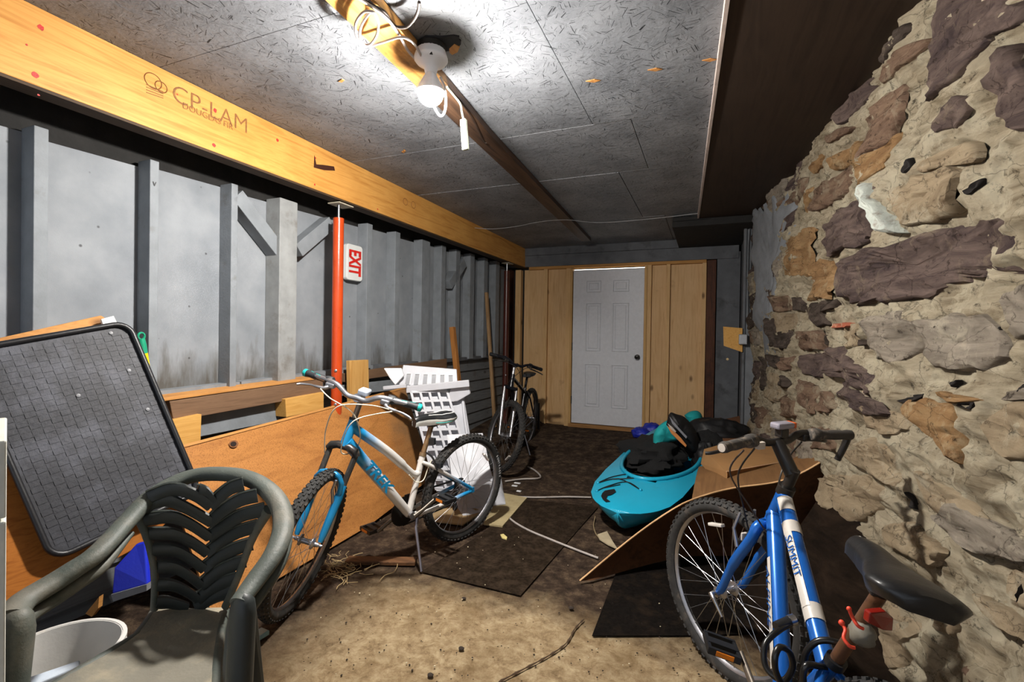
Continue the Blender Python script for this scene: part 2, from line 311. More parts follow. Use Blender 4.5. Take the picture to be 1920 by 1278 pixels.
# flat timber batten under the panels
a0, a1, a2 = at(603, -6, 2, CZ - 0.04), at(863, 240, 2, CZ - 0.04), at(1090, 452, 2, CZ - 0.04)
b0, b1, b2 = at(697, -6, 2, CZ - 0.04), at(921, 255, 2, CZ - 0.04), at(1108, 452, 2, CZ - 0.04)
ex = lambda p, q: p + (p - q) * 0.6
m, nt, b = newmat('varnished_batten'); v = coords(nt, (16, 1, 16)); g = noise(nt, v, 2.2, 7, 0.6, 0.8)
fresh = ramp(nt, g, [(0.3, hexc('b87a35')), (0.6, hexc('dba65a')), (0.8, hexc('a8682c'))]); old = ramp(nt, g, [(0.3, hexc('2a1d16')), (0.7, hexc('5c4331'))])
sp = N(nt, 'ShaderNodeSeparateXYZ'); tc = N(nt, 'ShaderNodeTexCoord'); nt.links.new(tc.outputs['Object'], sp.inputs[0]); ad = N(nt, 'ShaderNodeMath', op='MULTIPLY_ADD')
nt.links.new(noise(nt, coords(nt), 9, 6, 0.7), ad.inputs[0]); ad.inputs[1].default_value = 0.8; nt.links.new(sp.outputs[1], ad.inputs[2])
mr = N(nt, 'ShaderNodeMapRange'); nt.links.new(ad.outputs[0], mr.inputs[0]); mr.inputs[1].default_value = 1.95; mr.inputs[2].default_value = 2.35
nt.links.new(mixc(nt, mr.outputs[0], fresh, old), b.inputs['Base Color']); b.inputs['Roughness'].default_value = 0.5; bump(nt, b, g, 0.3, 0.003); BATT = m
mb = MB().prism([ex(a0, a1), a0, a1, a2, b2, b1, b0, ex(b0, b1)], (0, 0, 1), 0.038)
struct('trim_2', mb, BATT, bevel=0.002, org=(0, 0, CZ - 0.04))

# ------------------------------------------------------------------ laminated beam on the left
bx0, bx1 = at(0, -22, 2, CZ), at(993, 470, 2, CZ); bdir = (bx1 - bx0).normalized(); bs_ = bx0 - bdir * 1.2; be = bx1
LVL = wood('laminated_fir', 'cf9a52', 'a96f30', 1, 0.7, knots=False, rough=0.5, bs=0.15)
def beam_b(y): return interp(y, [0.9, 6.3], [2.170, 2.222])
beam = struct('beam', MB().add([(bs_.x, bs_.y, CZ), (bs_.x - 0.09, bs_.y, CZ), (bs_.x - 0.09, bs_.y, beam_b(bs_.y)), (bs_.x, bs_.y, beam_b(bs_.y)), (be.x, be.y, CZ), (be.x - 0.09, be.y, CZ), (be.x - 0.09, be.y, beam_b(be.y)), (be.x, be.y, beam_b(be.y))],
    [(0, 1, 2, 3), (7, 6, 5, 4), (0, 4, 5, 1), (1, 5, 6, 2), (2, 6, 7, 3), (3, 7, 4, 0)]), LVL, bevel=0.002)
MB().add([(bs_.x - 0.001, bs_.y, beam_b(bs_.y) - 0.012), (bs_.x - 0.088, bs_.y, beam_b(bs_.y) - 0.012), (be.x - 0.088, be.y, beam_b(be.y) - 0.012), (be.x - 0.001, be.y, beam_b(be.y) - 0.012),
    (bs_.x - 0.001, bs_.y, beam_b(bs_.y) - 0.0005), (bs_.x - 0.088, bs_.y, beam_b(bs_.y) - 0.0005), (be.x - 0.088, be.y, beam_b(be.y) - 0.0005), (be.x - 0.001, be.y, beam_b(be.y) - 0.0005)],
    [(0, 1, 2, 3), (4, 5, 6, 7), (0, 3, 7, 4), (1, 2, 6, 5), (0, 1, 5, 4), (3, 2, 6, 7)]).build('shaded_underside', wood('shaded_beam_wood', '4a3826', '2e2318', 1, 1.4, knots=False), beam)  # dark slab puts the shade below the beam into its colour
def on_beam(x, y, lift=0.0):
    o = V((0, 0, H)); d = ray(x, y); n = V((bdir.y, -bdir.x, 0)); t = (bx0 - o).dot(n) / d.dot(n); return o + d * t + n * lift
bn = V((bdir.y, -bdir.x, 0))
STAMP = pm('brown_ink', '7c4f24', 0.7, var=0.3, vs_=60)
text('lettering', 'CP-LAM', on_beam(321, 187), bdir, (0, 0, 1), 0.115, STAMP, beam, 1.0, -0.012, 0.002)
text('lettering', 'DOUGLAS FIR', on_beam(341, 202), bdir, (0, 0, 1), 0.042, STAMP, beam, 1.0, -0.01, 0.002)
for cx, cy, r in ((287, 152, 0.036), (302, 163, 0.026), (760, 378, 0.03), (775, 384, 0.03)):
    MB().tube([on_beam(cx, cy, 0.001) + bdir * (r * math.cos(t)) + V((0, 0, r * 0.9 * math.sin(t))) for t in np.linspace(0, 2 * math.pi, 24, endpoint=False)], 0.0022, 4, True).build('stamped_ring', STAMP, beam)
mb = MB()
for k in range(4): mb.bar(on_beam(274, 158 + k * 5, 0.001), on_beam(306, 172 + k * 4, 0.001), 0.003, 0.002, bn)
mb.build('stamped_lines', STAMP, beam)
mb = MB()
for x, y, r in ((77, 52, .011), (66, 140, .012), (401, 272, .010), (403, 207, .012), (520, 263, .010), (591, 296, .007), (590, 346, .008), (708, 392, .007), (332, 177, .004), (50, 84, .004), (72, 178, .004)):
    c0 = on_beam(x, y, 0.001); mb.add([c0 + bdir * (r * math.cos(t) * random.uniform(.7, 1.1)) + V((0, 0, r * math.sin(t) * random.uniform(.7, 1.1))) for t in np.linspace(0, 2 * math.pi, 10, endpoint=False)], [list(range(10))])
mb.build('nail_mark', pm('red_marker', 'b0261c', 0.6, vs_=200, var=0.5), beam, kind='stuff')
MB().add([on_beam(x, y, 0.0015) for x, y in ((589, 290), (593, 308), (606, 309), (626, 312), (628, 320), (608, 319), (588, 314))], [range(7)]).build('dark_stain', pm('dark_resin', '3a1d12', 0.5), beam)

# ------------------------------------------------------------------ left wall
WX = -2.60
wl = struct('wall_left', MB().bb((WX - 0.16, -1.2, -0.05), (WX - 0.02, YD + 0.3, CZ + 0.02)), BLACKW, org=(WX, 0, 0))
def ztop(y): return interp(y, [-1, 0.99, 5.74, 6.2], [2.03, 2.081, 2.23, 2.25])
def zled(y): return interp(y, [-1, 1.5, 2.9, 6.02], [0.95, 0.972, 1.03, 1.05])
studs = [(-30, -2), (62, 90), (280, 297), (433, 445), (688, 698), (741, 750), (791, 806), (828, 836), (855, 863), (882, 890), (908, 915), (930, 937)]
SX = WX + 0.095; sy_ = []
for a, b in studs:
    ya = at(a, 500, 0, SX).y; yb = at(b, 500, 0, SX).y; yb = max(yb, ya + 0.038); sy_.append((ya, yb))
m, nt, b = newmat('grey_wall_panel_paint'); v = coords(nt)
col = ramp(nt, noise(nt, v, 4, 5), [(0.3, hexc('787d83')), (0.7, hexc('91959a'))])
vo = nt.nodes.new('ShaderNodeTexVoronoi'); vo.inputs['Scale'].default_value = 9; nt.links.new(v, vo.inputs['Vector'])
col = mixc(nt, ramp(nt, vo.outputs['Distance'], [(0.035, (0.8, 0.8, 0.8, 1)), (0.075, (0, 0, 0, 1))]), col, hexc('38373a'))
sp = N(nt, 'ShaderNodeSeparateXYZ'); tc = N(nt, 'ShaderNodeTexCoord'); nt.links.new(tc.outputs['Object'], sp.inputs[0])
ad = N(nt, 'ShaderNodeMath', op='MULTIPLY_ADD'); nt.links.new(noise(nt, coords(nt, (1, 5, 1.2)), 2.4, 6, 0.6), ad.inputs[0]); ad.inputs[1].default_value = -0.75; nt.links.new(sp.outputs[2], ad.inputs[2])
mr = N(nt, 'ShaderNodeMapRange'); nt.links.new(ad.outputs[0], mr.inputs[0]); mr.inputs[1].default_value = 0.58; mr.inputs[2].default_value = 0.82; mr.inputs[3].default_value = 0.85; mr.inputs[4].default_value = 0
col = mixc(nt, mr.outputs[0], col, hexc('4a4338')); nt.links.new(col, b.inputs['Base Color']); b.inputs['Roughness'].default_value = 0.7; b.inputs['Specular IOR Level'].default_value = 0.25
bump(nt, b, noise(nt, v, 220, 3), 0.35, 0.002); PANEL = m
pe = [-1.1] + [(a + b) / 2 for a, b in sy_] + [YD - 0.02]
for i in range(len(pe) - 1):
    y0, y1 = pe[i] + 0.002, pe[i + 1] - 0.002
    if y1 - y0 < 0.03: continue
    lo = 0.9 if y0 < 3 else 0.95
    MB().prism([(WX - 0.018, y0, zled(y0) - 0.03), (WX - 0.018, y1, zled(y1) - 0.03), (WX - 0.018, y1, ztop(y1) - (0.0 if i % 2 else 0.012)), (WX - 0.018, y0, ztop(y0) - (0.0 if i % 2 else 0.012))], (1, 0, 0), 0.018).build('panel', PANEL, wl, bevel=0.001)
for i, (ya, yb) in enumerate(sy_):
    if i == 0: continue
    MB().bb((WX, ya, zled(ya) - 0.02), (SX, yb, ztop(ya) + 0.012)).build('stud', GREYW, wl, bevel=0.003)
# square post with its two braces
py0, py1 = at(524, 500, 0, WX + 0.12).y, at(557, 500, 0, WX + 0.12).y
MB().bb((WX, py0, zled(py0) - 0.03), (WX + 0.12, py1, ztop(py0) + 0.005)).build('post', pm('stained_grey_post', '8a8c8c', 0.75, var=0.15, dirt='5b4f44', ds=4, dl=0.55), wl, bevel=0.004)
for (x0, y0, x1, y1) in ((436, 366, 516, 470), (614, 418, 552, 470), (866, 492, 838, 534)):
    MB().bar(at(x0, y0, 0, WX + 0.05), at(x1, y1, 0, WX + 0.05), 0.09 if x0 < 800 else 0.10, 0.09, (1, 0, 0)).build('brace', GREYW, wl, bevel=0.003)
# short nailer and ledge, horizontal siding below
for i in range(5):
    y0, y1 = [-1.0, 0.6, 2.0, 3.2, 4.6][i], [0.59, 1.99, 3.19, 4.59, YD - 0.02][i]
    MB().add([(WX - 0.01, y0, zled(y0) - 0.035), (WX + 0.07, y0, zled(y0) - 0.035), (WX + 0.07, y1, zled(y1) - 0.035), (WX - 0.01, y1, zled(y1) - 0.035), (WX - 0.01, y0, zled(y0)), (WX + 0.07, y0, zled(y0)), (WX + 0.07, y1, zled(y1)), (WX - 0.01, y1, zled(y1))],
        [(0, 1, 2, 3), (4, 5, 6, 7), (0, 1, 5, 4), (1, 2, 6, 5), (2, 3, 7, 6), (3, 0, 4, 7)]).build('ledge_board', GREYW if i < 3 else GREYD, wl)
SID = wood('weathered_grey_siding', '6f7274', '55585a', 1, 1.3, dirt='4d3d30', dl=0.56, kc='2a2724')
for r in range(8):
    z1 = 0.93 - r * 0.125; z0 = z1 - 0.118
    for (y0, y1) in ((-1.0, 1.9 + 0.2 * (r % 2)), (1.905 + 0.2 * (r % 2), 3.9), (3.905, YD - 0.02)):
        dz = (0.07 if y0 > 3.8 else 0); j = random.uniform(0, 0.006)
        MB().add([(WX + 0.028 + j, y0, z0 + dz), (WX + 0.028 + j, y1, z0 + dz), (WX + 0.008, y1, z1 + dz), (WX + 0.008, y0, z1 + dz), (WX - 0.02, y0, z0 + dz), (WX - 0.02, y1, z0 + dz), (WX - 0.02, y1, z1 + dz), (WX - 0.02, y0, z1 + dz)],
            [(0, 1, 2, 3), (4, 5, 6, 7), (0, 1, 5, 4), (1, 2, 6, 5), (2, 3, 7, 6), (3, 0, 4, 7)]).build('siding_board', SID, wl)
text('pencil_mark', 'v', at(286, 348, 0, SX + .002), (0, 1, 0), (0, 0, 1), 0.05, BLACK, wl, 0.8, -0.01)
MB().lathe([(0.004, 0), (0.010, 0.004), (0.010, 0.02), (0.004, 0.024)], at(72, 520, 0, WX), (1, 0, 0), 10).build('bolt_head', ALU, wl)

# ------------------------------------------------------------------ end wall
EY = YD
wb_ = struct('wall_back', MB().bb((-2.75, EY + 0.09, -0.05), (0.45, EY + 0.17, CZ + 0.05)), BLACKW, org=(-1, EY, 0))
def E(x, y, off=0.0): return at(x, y, 1, EY + off)
def epanel(name, xa, ya, xb, yb, off0, off1, mt, par=wb_, bev=0.002):
    a = E(xa, ya, off0); c = E(xb, yb, off0); return MB().bb((a.x, EY + off0, a.z), (c.x, EY + off1, c.z)).build(name, mt, par, bevel=bev)
PLY = wood('pine_board_cladding', 'd6b183', 'bf9765', 2, 0.8, knots=True, dirt='9a7a52', dl=0.62)
zf = gz(EY)
for (xa, xb, off) in ((984, 1021, 0.05), (1026, 1066, 0.055), (1221, 1251, 0.05), (1256, 1319, 0.055)):
    a = E(xa, 500, off); c = E(xb, 500, off); MB().bb((a.x, EY + off, zf - 0.02), (c.x, EY + 0.09, 2.19)).build('cladding_board', PLY, wb_, bevel=0.002)
for (xa, xb) in ((967, 977), (1020, 1027), (1062, 1071), (1209, 1222), (1250, 1257), (1317, 1325)):
    a = E(xa, 500, -0.0); c = E(xb, 500, -0.0); MB().bb((a.x, EY, zf - 0.02), (c.x, EY + 0.088, 2.19)).build('stud', PINE, wb_, bevel=0.002)
a = E(992, 497); c = E(1325, 491); MB().bb((a.x, EY - 0.005, 2.185), (c.x, EY + 0.088, 2.222)).build('top_plate', PINEH, wb_, bevel=0.002)
MB().bb((-2.6, EY - 0.02, 2.222), (0.30, EY + 0.088, 2.37)).build('lintel_board', GREYD, wb_, bevel=0.002)
MB().bb((-2.6, EY - 0.03, 2.372), (0.30, EY + 0.088, CZ)).build('lintel_board', GREYD, wb_, bevel=0.002)
a = E(1326, 500); c = E(1343, 500); MB().bb((a.x, EY - 0.04, zf - 0.02), (c.x, EY + 0.088, 2.21)).build('post', DARKW, wb_, bevel=0.004)
MB().bb((c.x + 0.01, EY - 0.0, 0), (0.32, EY + 0.088, 2.3)).build('grey_panel', GREYD, wb_, bevel=0.002)
a = E(955, 500); MB().bb((-2.60, EY - 0.03, 0), (a.x + 0.04, EY + 0.088, 2.2)).build('post', DARKW, wb_, bevel=0.004)
# door
dl, dr = E(1073, 650, -0.01).x, E(1206, 650, -0.01).x; dz0, dz1 = E(1138, 798, -0.01).z + 0.005, E(1138, 504, -0.01).z - 0.0
DOOR = pm('white_door_paint', 'd3d4d9', 0.55, var=0.05, vs_=30, bs=0.25, bsc=200)
door = struct('door_1', MB().bb((dl, EY - 0.005, dz0), (dr, EY + 0.035, dz1)), DOOR, bevel=0.003)
dw = dr - dl; dh = dz1 - dz0
for (z0, z1) in ((0.855, 0.925), (0.475, 0.78), (0.115, 0.385)):
    for (u0, u1) in ((0.20, 0.40), (0.58, 0.79)):
        x0, x1 = dl + u0 * dw, dl + u1 * dw; p0, p1 = dz0 + z0 * dh, dz0 + z1 * dh; mbp = MB()
        mbp.tube([(x0, EY - 0.006, p0), (x1, EY - 0.006, p0), (x1, EY - 0.006, p1), (x0, EY - 0.006, p1)], 0.009, 6, True)
        mbp.tube([(x0 + .03, EY - 0.006, p0 + .03), (x1 - .03, EY - 0.006, p0 + .03), (x1 - .03, EY - 0.006, p1 - .03), (x0 + .03, EY - 0.006, p1 - .03)], 0.006, 6, True)
        mbp.bb((x0 + .035, EY - 0.012, p0 + .035), (x1 - .035, EY - 0.004, p1 - .035)); mbp.build('door_panel', DOOR, door, smooth=30)
kp = E(1195, 669, -0.01)
kb = MB().lathe([(0.0, 0.075), (0.022, 0.072), (0.03, 0.055), (0.024, 0.035), (0.011, 0.028), (0.011, 0.008), (0.03, 0.006), (0.032, 0.0)], (kp.x, EY - 0.004, kp.z), (0, -1, 0), 18).build('door_knob', pm('blackened_knob', '1c1a18', 0.25, 0.9), door, smooth=50)
for z in (0.15, 0.5): MB().tube([(dl - 0.004, EY - 0.012, dz0 + z * dh - 0.05), (dl - 0.004, EY - 0.012, dz0 + z * dh + 0.05)], 0.008, 8).build('hinge', GUN, door)
jm = wood('pale_pine_jamb', 'c8a16a', 'b08850', 2, 1.2)
MB().bb((dl - 0.035, EY - 0.02, zf), (dl - 0.008, EY + 0.08, dz1 + 0.02)).build('jamb', jm, door); MB().bb((dr + 0.012, EY - 0.02, zf), (dr + 0.035, EY + 0.08, dz1 + 0.02)).build('jamb', jm, door)
MB().bb((dl - 0.035, EY - 0.03, zf - 0.03), (dr + 0.035, EY + 0.08, dz0 - 0.008)).build('threshold', wood('pine_threshold', 'a87c4c', '7d5731', 0, 1.0), door)
MB().bb((dl + 0.0, EY + 0.03, dz1 + 0.004), (dr + 0.008, EY + 0.034, dz1 + 0.011)).build('daylight_gap', emis('daylight_behind_door', (1, 0.95, 0.85, 1), 2.2), door)
# right-hand return walls
wr2 = struct('wall_right', MB().bb((0.33, 5.25, -0.05), (0.42, EY + 0.1, CZ + 0.02)), GREYD, org=(0.33, 5.3, 0))
jy = 5.22
MB().bb((0.325, jy, 0), (at(1427, 600, 1, jy).x, jy + 0.03, CZ - 0.10)).build('grey_board', pm('mid_grey_board', '6a6d71', 0.75, var=0.15, bs=0.4), wr2, bevel=0.003)
MB().bb((0.30, jy - 0.02, 0), (0.325, jy + 0.05, CZ - 0.05)).build('grey_board', GREYD, wr2, bevel=0.002)
MB().bb((at(1427, 600, 1, jy).x, jy - 0.01, 0), (at(1431, 600, 1, jy).x, jy + 0.05, CZ - 0.10)).build('edge_batten', pm('rust_stained_edge', '6b4a38', 0.8), wr2)
for k, x in enumerate((1404, 1409, 1414)):
    p = [at(x + 3, 425, 1, jy - 0.015), at(x, 470, 1, jy - 0.012), at(x - 1, 560, 1, jy - 0.012), at(x, 612, 1, jy - 0.012)]
    MB().tube(bez(p, 5), 0.006, 6).build('conduit', pm('dark_conduit', '3e3f42', 0.6), wr2)
MB().bb((0.30, at(1372, 500, 0, 0.29).y - .0, 0.6), (0.325, at(1360, 500, 0, 0.29).y, 0.601)) if False else None
bp = [at(x, y, 1, jy - 0.05) for x, y in ((1356, 612), (1392, 615), (1392, 660), (1357, 648))]
MB().prism(bp, (0, 1, 0), 0.018).build('backing_board', YELW, wr2)
jb = at(1393, 636, 1, jy - 0.07)
jbox = tag(MB().box(jb, (0.075, 0.05, 0.10)).build('junction_box', pm('dusty_metal_box', '9a9ca0', 0.45, 0.4, dirt='6d6d6d'), bevel=0.008), 'small grey metal junction box on a pine backing board at the far right corner', 'electrical box')
MB().lathe([(0.012, 0), (0.012, 0.012), (0.004, 0.014)], at(1364, 673, 1, jy - 0.05), (0, -1, 0), 10).build('hook', pm('bare_wood_peg', 'c3a878', 0.6), wr2)

# ------------------------------------------------------------------ stone wall
def wxp(y, z): return 0.817 - 0.08 * y + 0.03 * max(0, 0.8 - z) * 0
def on_wall(px, py):
    # plane x + 0.08 y = 0.817
    o = V((0, 0, H)); d = ray(px, py); n = V((1, 0.08, 0)); return o + d * ((0.817 - o.dot(n)) / d.dot(n))
def wdisp(y, z):
    y = np.asarray(y, float); z = np.asarray(z, float)
    return 0.085 * fbm(y * 2.2, z * 2.8, 0 * y + 3.1, 3) + 0.085 * fbm(y * 5, z * 11, 0 * y, 5, True) + 0.036 * fbm(y * 20, z * 30, 0 * y, 3, True)
ROCKS = dict(
    purple=m_rock('purple_grey_sandstone', '6e5e59', '8e7b72', '4c4144', cover=.57), brown=m_rock('brown_sandstone', '8f7462', 'a98e76', '6a5444', spots='b8a88f'),
    orange=m_rock('orange_sandstone', 'b18a60', 'c6a276', '8d6d4e', spots='cdb48e', cover=.55), dark=m_rock('dark_brown_stone', '5c5149', '776960', '3c332e', cover=.57),
    tan=m_rock('tan_sandstone', 'b9a487', 'cdb99a', '917d64', spots='d6cab0'), grey=m_rock('grey_rendered_stone', 'a89c8d', 'c0b3a2', '7f7466', spots='d3c8b2'),
    mort=m_rock('crumbling_lime_mortar', 'b7a88e', 'd0c3a8', '7f6f58', 1.3, spots='dbd0b5', cover=.49))
MORTAR = ROCKS['mort']
gy, gzs = np.linspace(-1.0, 5.22, 445), np.linspace(-0.05, CZ, 181); Yw, Zw = np.meshgrid(gy, gzs, indexing='ij'); Dw = wdisp(Yw, Zw)
mb = MB(); k = len(gzs); mb.add([(0.817 - 0.08 * Yw[i, j] - Dw[i, j], Yw[i, j], Zw[i, j]) for i in range(len(gy)) for j in range(k)], [(i * k + j, i * k + j + 1, (i + 1) * k + j + 1, (i + 1) * k + j) for i in range(len(gy) - 1) for j in range(k - 1)])
ws = struct('wall_right', mb, MORTAR, smooth=179, org=(0.8, 2, 0))
MB().bb((0.93, -1.0, -0.05), (1.05, 5.3, CZ + 0.02)).build('backing', BLACKW, ws)
def a_(l): return [(1420 + x * .3912, y * .3912) for x, y in l]
def b_(l): return [(1420 + x * .3912, 480 + y * .3912) for x, y in l]
ST = [('purple', a_([(880, 110), (950, -30), (1278, -60), (1400, 60), (1180, 190), (1080, 290), (930, 440), (862, 480), (850, 380), (890, 300), (870, 200)])),
 ('brown', a_([(530, 590), (690, 420), (760, 400), (760, 560), (700, 680), (560, 750), (540, 680)])), ('orange', a_([(545, 780), (640, 710), (750, 620), (770, 700), (700, 790), (560, 890)])),
 ('purple', a_([(370, 1080), (450, 990), (560, 950), (640, 900), (620, 1100), (560, 1180), (460, 1190), (370, 1230), (358, 1150)])),
 ('orange', [(1483, 455), (1538, 418), (1541, 515), (1485, 520)]), ('orange', a_([(380, 760), (500, 660), (520, 700), (500, 780), (390, 820)])),
 ('purple', a_([(440, 470), (560, 370), (570, 450), (500, 540), (410, 600), (400, 560)])), ('brown', a_([(360, 650), (420, 605), (500, 605), (430, 665), (370, 690)])),
 ('brown', a_([(380, 840), (470, 760), (480, 920), (380, 980), (280, 1010), (262, 990), (300, 900)])), ('orange', a_([(265, 800), (330, 720), (335, 790), (270, 840)])), ('orange', a_([(245, 960), (290, 880), (290, 900), (255, 1030)])),
 ('tan', a_([(740, 900), (850, 840), (1000, 790), (1060, 850), (1040, 930), (1050, 1010), (880, 1070), (790, 1070), (730, 970)])),
 ('purple', a_([(930, 500), (1010, 440), (1080, 440), (1090, 520), (1030, 610), (930, 640)])), ('tan', a_([(870, 770), (1020, 690), (1120, 660), (1170, 770), (1070, 780), (1000, 785), (865, 830)])),
 ('dark', a_([(640, 270), (750, 100), (800, 110), (720, 230), (650, 300)])), ('brown', a_([(630, 340), (760, 220), (840, 160), (840, 230), (640, 410)])),
 ('purple', a_([(1190, 240), (1278, 200), (1400, 240), (1400, 620), (1278, 620), (1220, 540), (1180, 380)])),
 ('purple', [(1600, 497), (1640, 474), (1700, 458), (1760, 434), (1850, 405), (1960, 380), (1960, 505), (1860, 518), (1800, 528), (1745, 556), (1625, 571), (1600, 560)]),
 ('orange', b_([(320, 0), (425, 40), (430, 190), (265, 215), (265, 110)])), ('brown', b_([(112, 190), (180, 192), (186, 262), (112, 268)])), ('dark', b_([(194, 197), (248, 192), (248, 262), (197, 262)])),
 ('dark', b_([(262, 230), (430, 202), (420, 240), (352, 272), (370, 338), (302, 335), (262, 272)])), ('tan', b_([(122, 272), (200, 272), (208, 340), (132, 400)])), ('dark', b_([(77, 302), (118, 292), (126, 440), (82, 430)])),
 ('dark', b_([(134, 362), (184, 352), (184, 438), (142, 452)])), ('brown', b_([(214, 362), (325, 352), (318, 448), (218, 456)])), ('dark', b_([(332, 377), (365, 377), (360, 433), (332, 430)])),
 ('purple', b_([(332, 452), (480, 450), (540, 520), (600, 540), (650, 610), (650, 690), (560, 650), (430, 580), (342, 540)])), ('purple', b_([(214, 472), (318, 462), (338, 588), (232, 568)])),
 ('dark', b_([(62, 472), (133, 482), (133, 543), (77, 528)])), ('brown', b_([(147, 482), (198, 482), (200, 553), (152, 543)])), ('purple', b_([(424, 592), (560, 662), (690, 702), (700, 770), (650, 788), (520, 740), (440, 690)])),
 ('brown', b_([(214, 592), (288, 622), (288, 768), (217, 700)])), ('dark', b_([(28, 472), (50, 482), (42, 640), (22, 656)])), ('tan', b_([(57, 552), (103, 562), (103, 698), (47, 680)])), ('dark', b_([(112, 562), (198, 582), (190, 638), (122, 620)])),
 ('orange', b_([(742, 722), (860, 672), (1000, 742), (1040, 960), (1036, 1006), (960, 956), (842, 848), (772, 800)])), ('tan', b_([(1150, 712), (1278, 702), (1400, 720), (1400, 960), (1180, 1000), (1122, 900)])),
 ('grey', b_([(1182, 642), (1278, 622), (1400, 640), (1400, 690), (1162, 700)])), ('tan', b_([(552, 862), (658, 902), (678, 950), (698, 1120), (562, 1060), (482, 960)])), ('tan', b_([(762, 1012), (1000, 1150), (1100, 1278), (1000, 1340), (900, 1270), (772, 1100)])),
 ('brown', b_([(302, 642), (380, 652), (400, 740), (302, 758)])), ('orange', b_([(920, 645), (1130, 692), (1000, 712), (930, 682)])), ('dark', b_([(545, 400), (585, 400), (585, 430), (545, 430)])),
 ('tan', [(1650, 985), (1700, 975), (1790, 1040), (1770, 1068), (1700, 1048)]), ('grey', [(1738, 968), (1800, 940), (1900, 1010), (1960, 1060), (1850, 1050)]), ('tan', [(1750, 1140), (1800, 1150), (1790, 1195), (1745, 1180)]),
 ('tan', [(1830, 1110), (1900, 1150), (1960, 1220), (1860, 1170)]), ('tan', [(1640, 760), (1700, 772), (1716, 800), (1690, 820), (1640, 800)]), ('brown', [(1520, 800), (1580, 806), (1590, 850), (1530, 840)]),
 ('brown', b_([(112, 660), (200, 700), (210, 780), (118, 770)])), ('tan', [(1560, 900), (1640, 880), (1680, 930), (1620, 980), (1570, 950)]), ('tan', [(1620, 1140), (1680, 1120), (1720, 1180), (1700, 1260), (1640, 1240)]),
 ('grey', [(1740, 600), (1830, 585), (1880, 640), (1850, 700), (1760, 690)]), ('grey', [(1660, 590), (1725, 585), (1740, 640), (1700, 690), (1650, 660)]), ('tan', [(1870, 1060), (1960, 1090), (1960, 1160), (1900, 1130)]),
 ('grey', [(1860, 540), (1960, 530), (1960, 640), (1890, 640)])]
def stone(kind, poly, name='stone', proud=0.03, mt=None, seed=0, raw=False):
    yz = np.array(poly, float) if raw else np.array([(q.y, q.z) for q in [on_wall(*q) for q in poly]]); c = yz.mean(0)
    L = np.r_[yz, yz[:1]]; seg = np.hypot(*np.diff(L, axis=0).T); per = seg.sum(); n = int(min(64, max(20, per / 0.03))); cs = np.r_[0, np.cumsum(seg)]
    s = np.linspace(0, per, n, endpoint=False); B = np.c_[np.interp(s, cs, L[:, 0]), np.interp(s, cs, L[:, 1])]
    B = (B + np.roll(B, 1, 0) * 0.5 + np.roll(B, -1, 0) * 0.5) / 2; j = fbm(B[:, 0] * 16, B[:, 1] * 16, 0 * B[:, 0] + seed, 4); B = c + (B - c) * (1 + 0.34 * j[:, None])
    rings = [1.0, 0.97, 0.90, 0.78, 0.60, 0.40, 0.20, 0.03]; vs_ = []; prof = [-0.6, 0.35, 0.8, 0.95, 1, 1, 1, 1]
    tilt = rng.uniform(-0.12, 0.12, 2)
    for r, pr in zip(rings, prof):
        Q = c + (B - c) * r; lo = 0.085 * fbm(Q[:, 0] * 2.2, Q[:, 1] * 2.8, 0 * Q[:, 0] + 3.1, 3)
        am = 0.3 if 'paint' in name else 1.0; d = lo + proud * pr + 0.012 + am * 0.075 * (fbm(Q[:, 0] * 5, Q[:, 1] * 11, 0 * Q[:, 0], 5, True)) * (0.4 + 0.6 * r) + 0.016 * fbm(Q[:, 0] * 40, Q[:, 1] * 50, 0 * Q[:, 0] + seed, 2) + ((Q - c) @ tilt) * min(1, proud / 0.03)
        vs_ += [(0.817 - 0.08 * q[0] - dd, q[0], q[1]) for q, dd in zip(Q, d)]
    fs = [(i * n + k, i * n + (k + 1) % n, (i + 1) * n + (k + 1) % n, (i + 1) * n + k) for i in range(len(rings) - 1) for k in range(n)] + [list(range((len(rings) - 1) * n, len(rings) * n))]
    return MB().add(vs_, fs).build(name, mt or ROCKS[kind], ws, smooth=40)
for i, (kd, pl) in enumerate(ST): stone(kd, pl, seed=i * 1.37, proud=random.uniform(0.012, 0.026))
HP = [np.array([(q.y, q.z) for q in [on_wall(*q) for q in pl]]) for kd, pl in ST]
def inside(pt, poly):
    c = False; n = len(poly)
    for i in range(n):
        (x1, y1), (x2, y2) = poly[i], poly[(i + 1) % n]
        if (y1 > pt[1]) != (y2 > pt[1]) and pt[0] < (x2 - x1) * (pt[1] - y1) / (y2 - y1) + x1: c = not c
    return c
z = 0.02; row = 0
while z < CZ - 0.06:
    hgt = random.uniform(0.10, 0.20); y = -0.1 + random.uniform(0, .2)
    while y < 5.1:
        ln = random.uniform(0.14, 0.42); q = [(y, z), (y + ln * .5, z - .008), (y + ln, z), (y + ln * 1.01, z + hgt * .5), (y + ln, z + hgt * .96), (y + ln * .5, z + hgt), (y, z + hgt * .95), (y - .01, z + hgt * .5)]
        q = [(a + random.gauss(0, .014), b + random.gauss(0, .012)) for a, b in q]; cc = np.mean(q, 0)
        if not any(inside(cc, h) or any(inside(p, h) for p in q) or any(inside(p, q) for p in h) for h in HP):
            up = z > 1.5 and y < 2.2; kd = random.choice(['purple', 'brown', 'brown', 'grey', 'tan'] if up else (['dark', 'brown', 'grey', 'tan', 'purple'] if y > 2.6 else ['tan', 'tan', 'grey', 'grey', 'brown', 'mort']))
            stone(kd, q, seed=y * 3.1 + z, proud=random.uniform(0.004, 0.016), raw=True)
        y += ln + random.uniform(0.015, 0.035)
    z += hgt + random.uniform(0.012, 0.025)
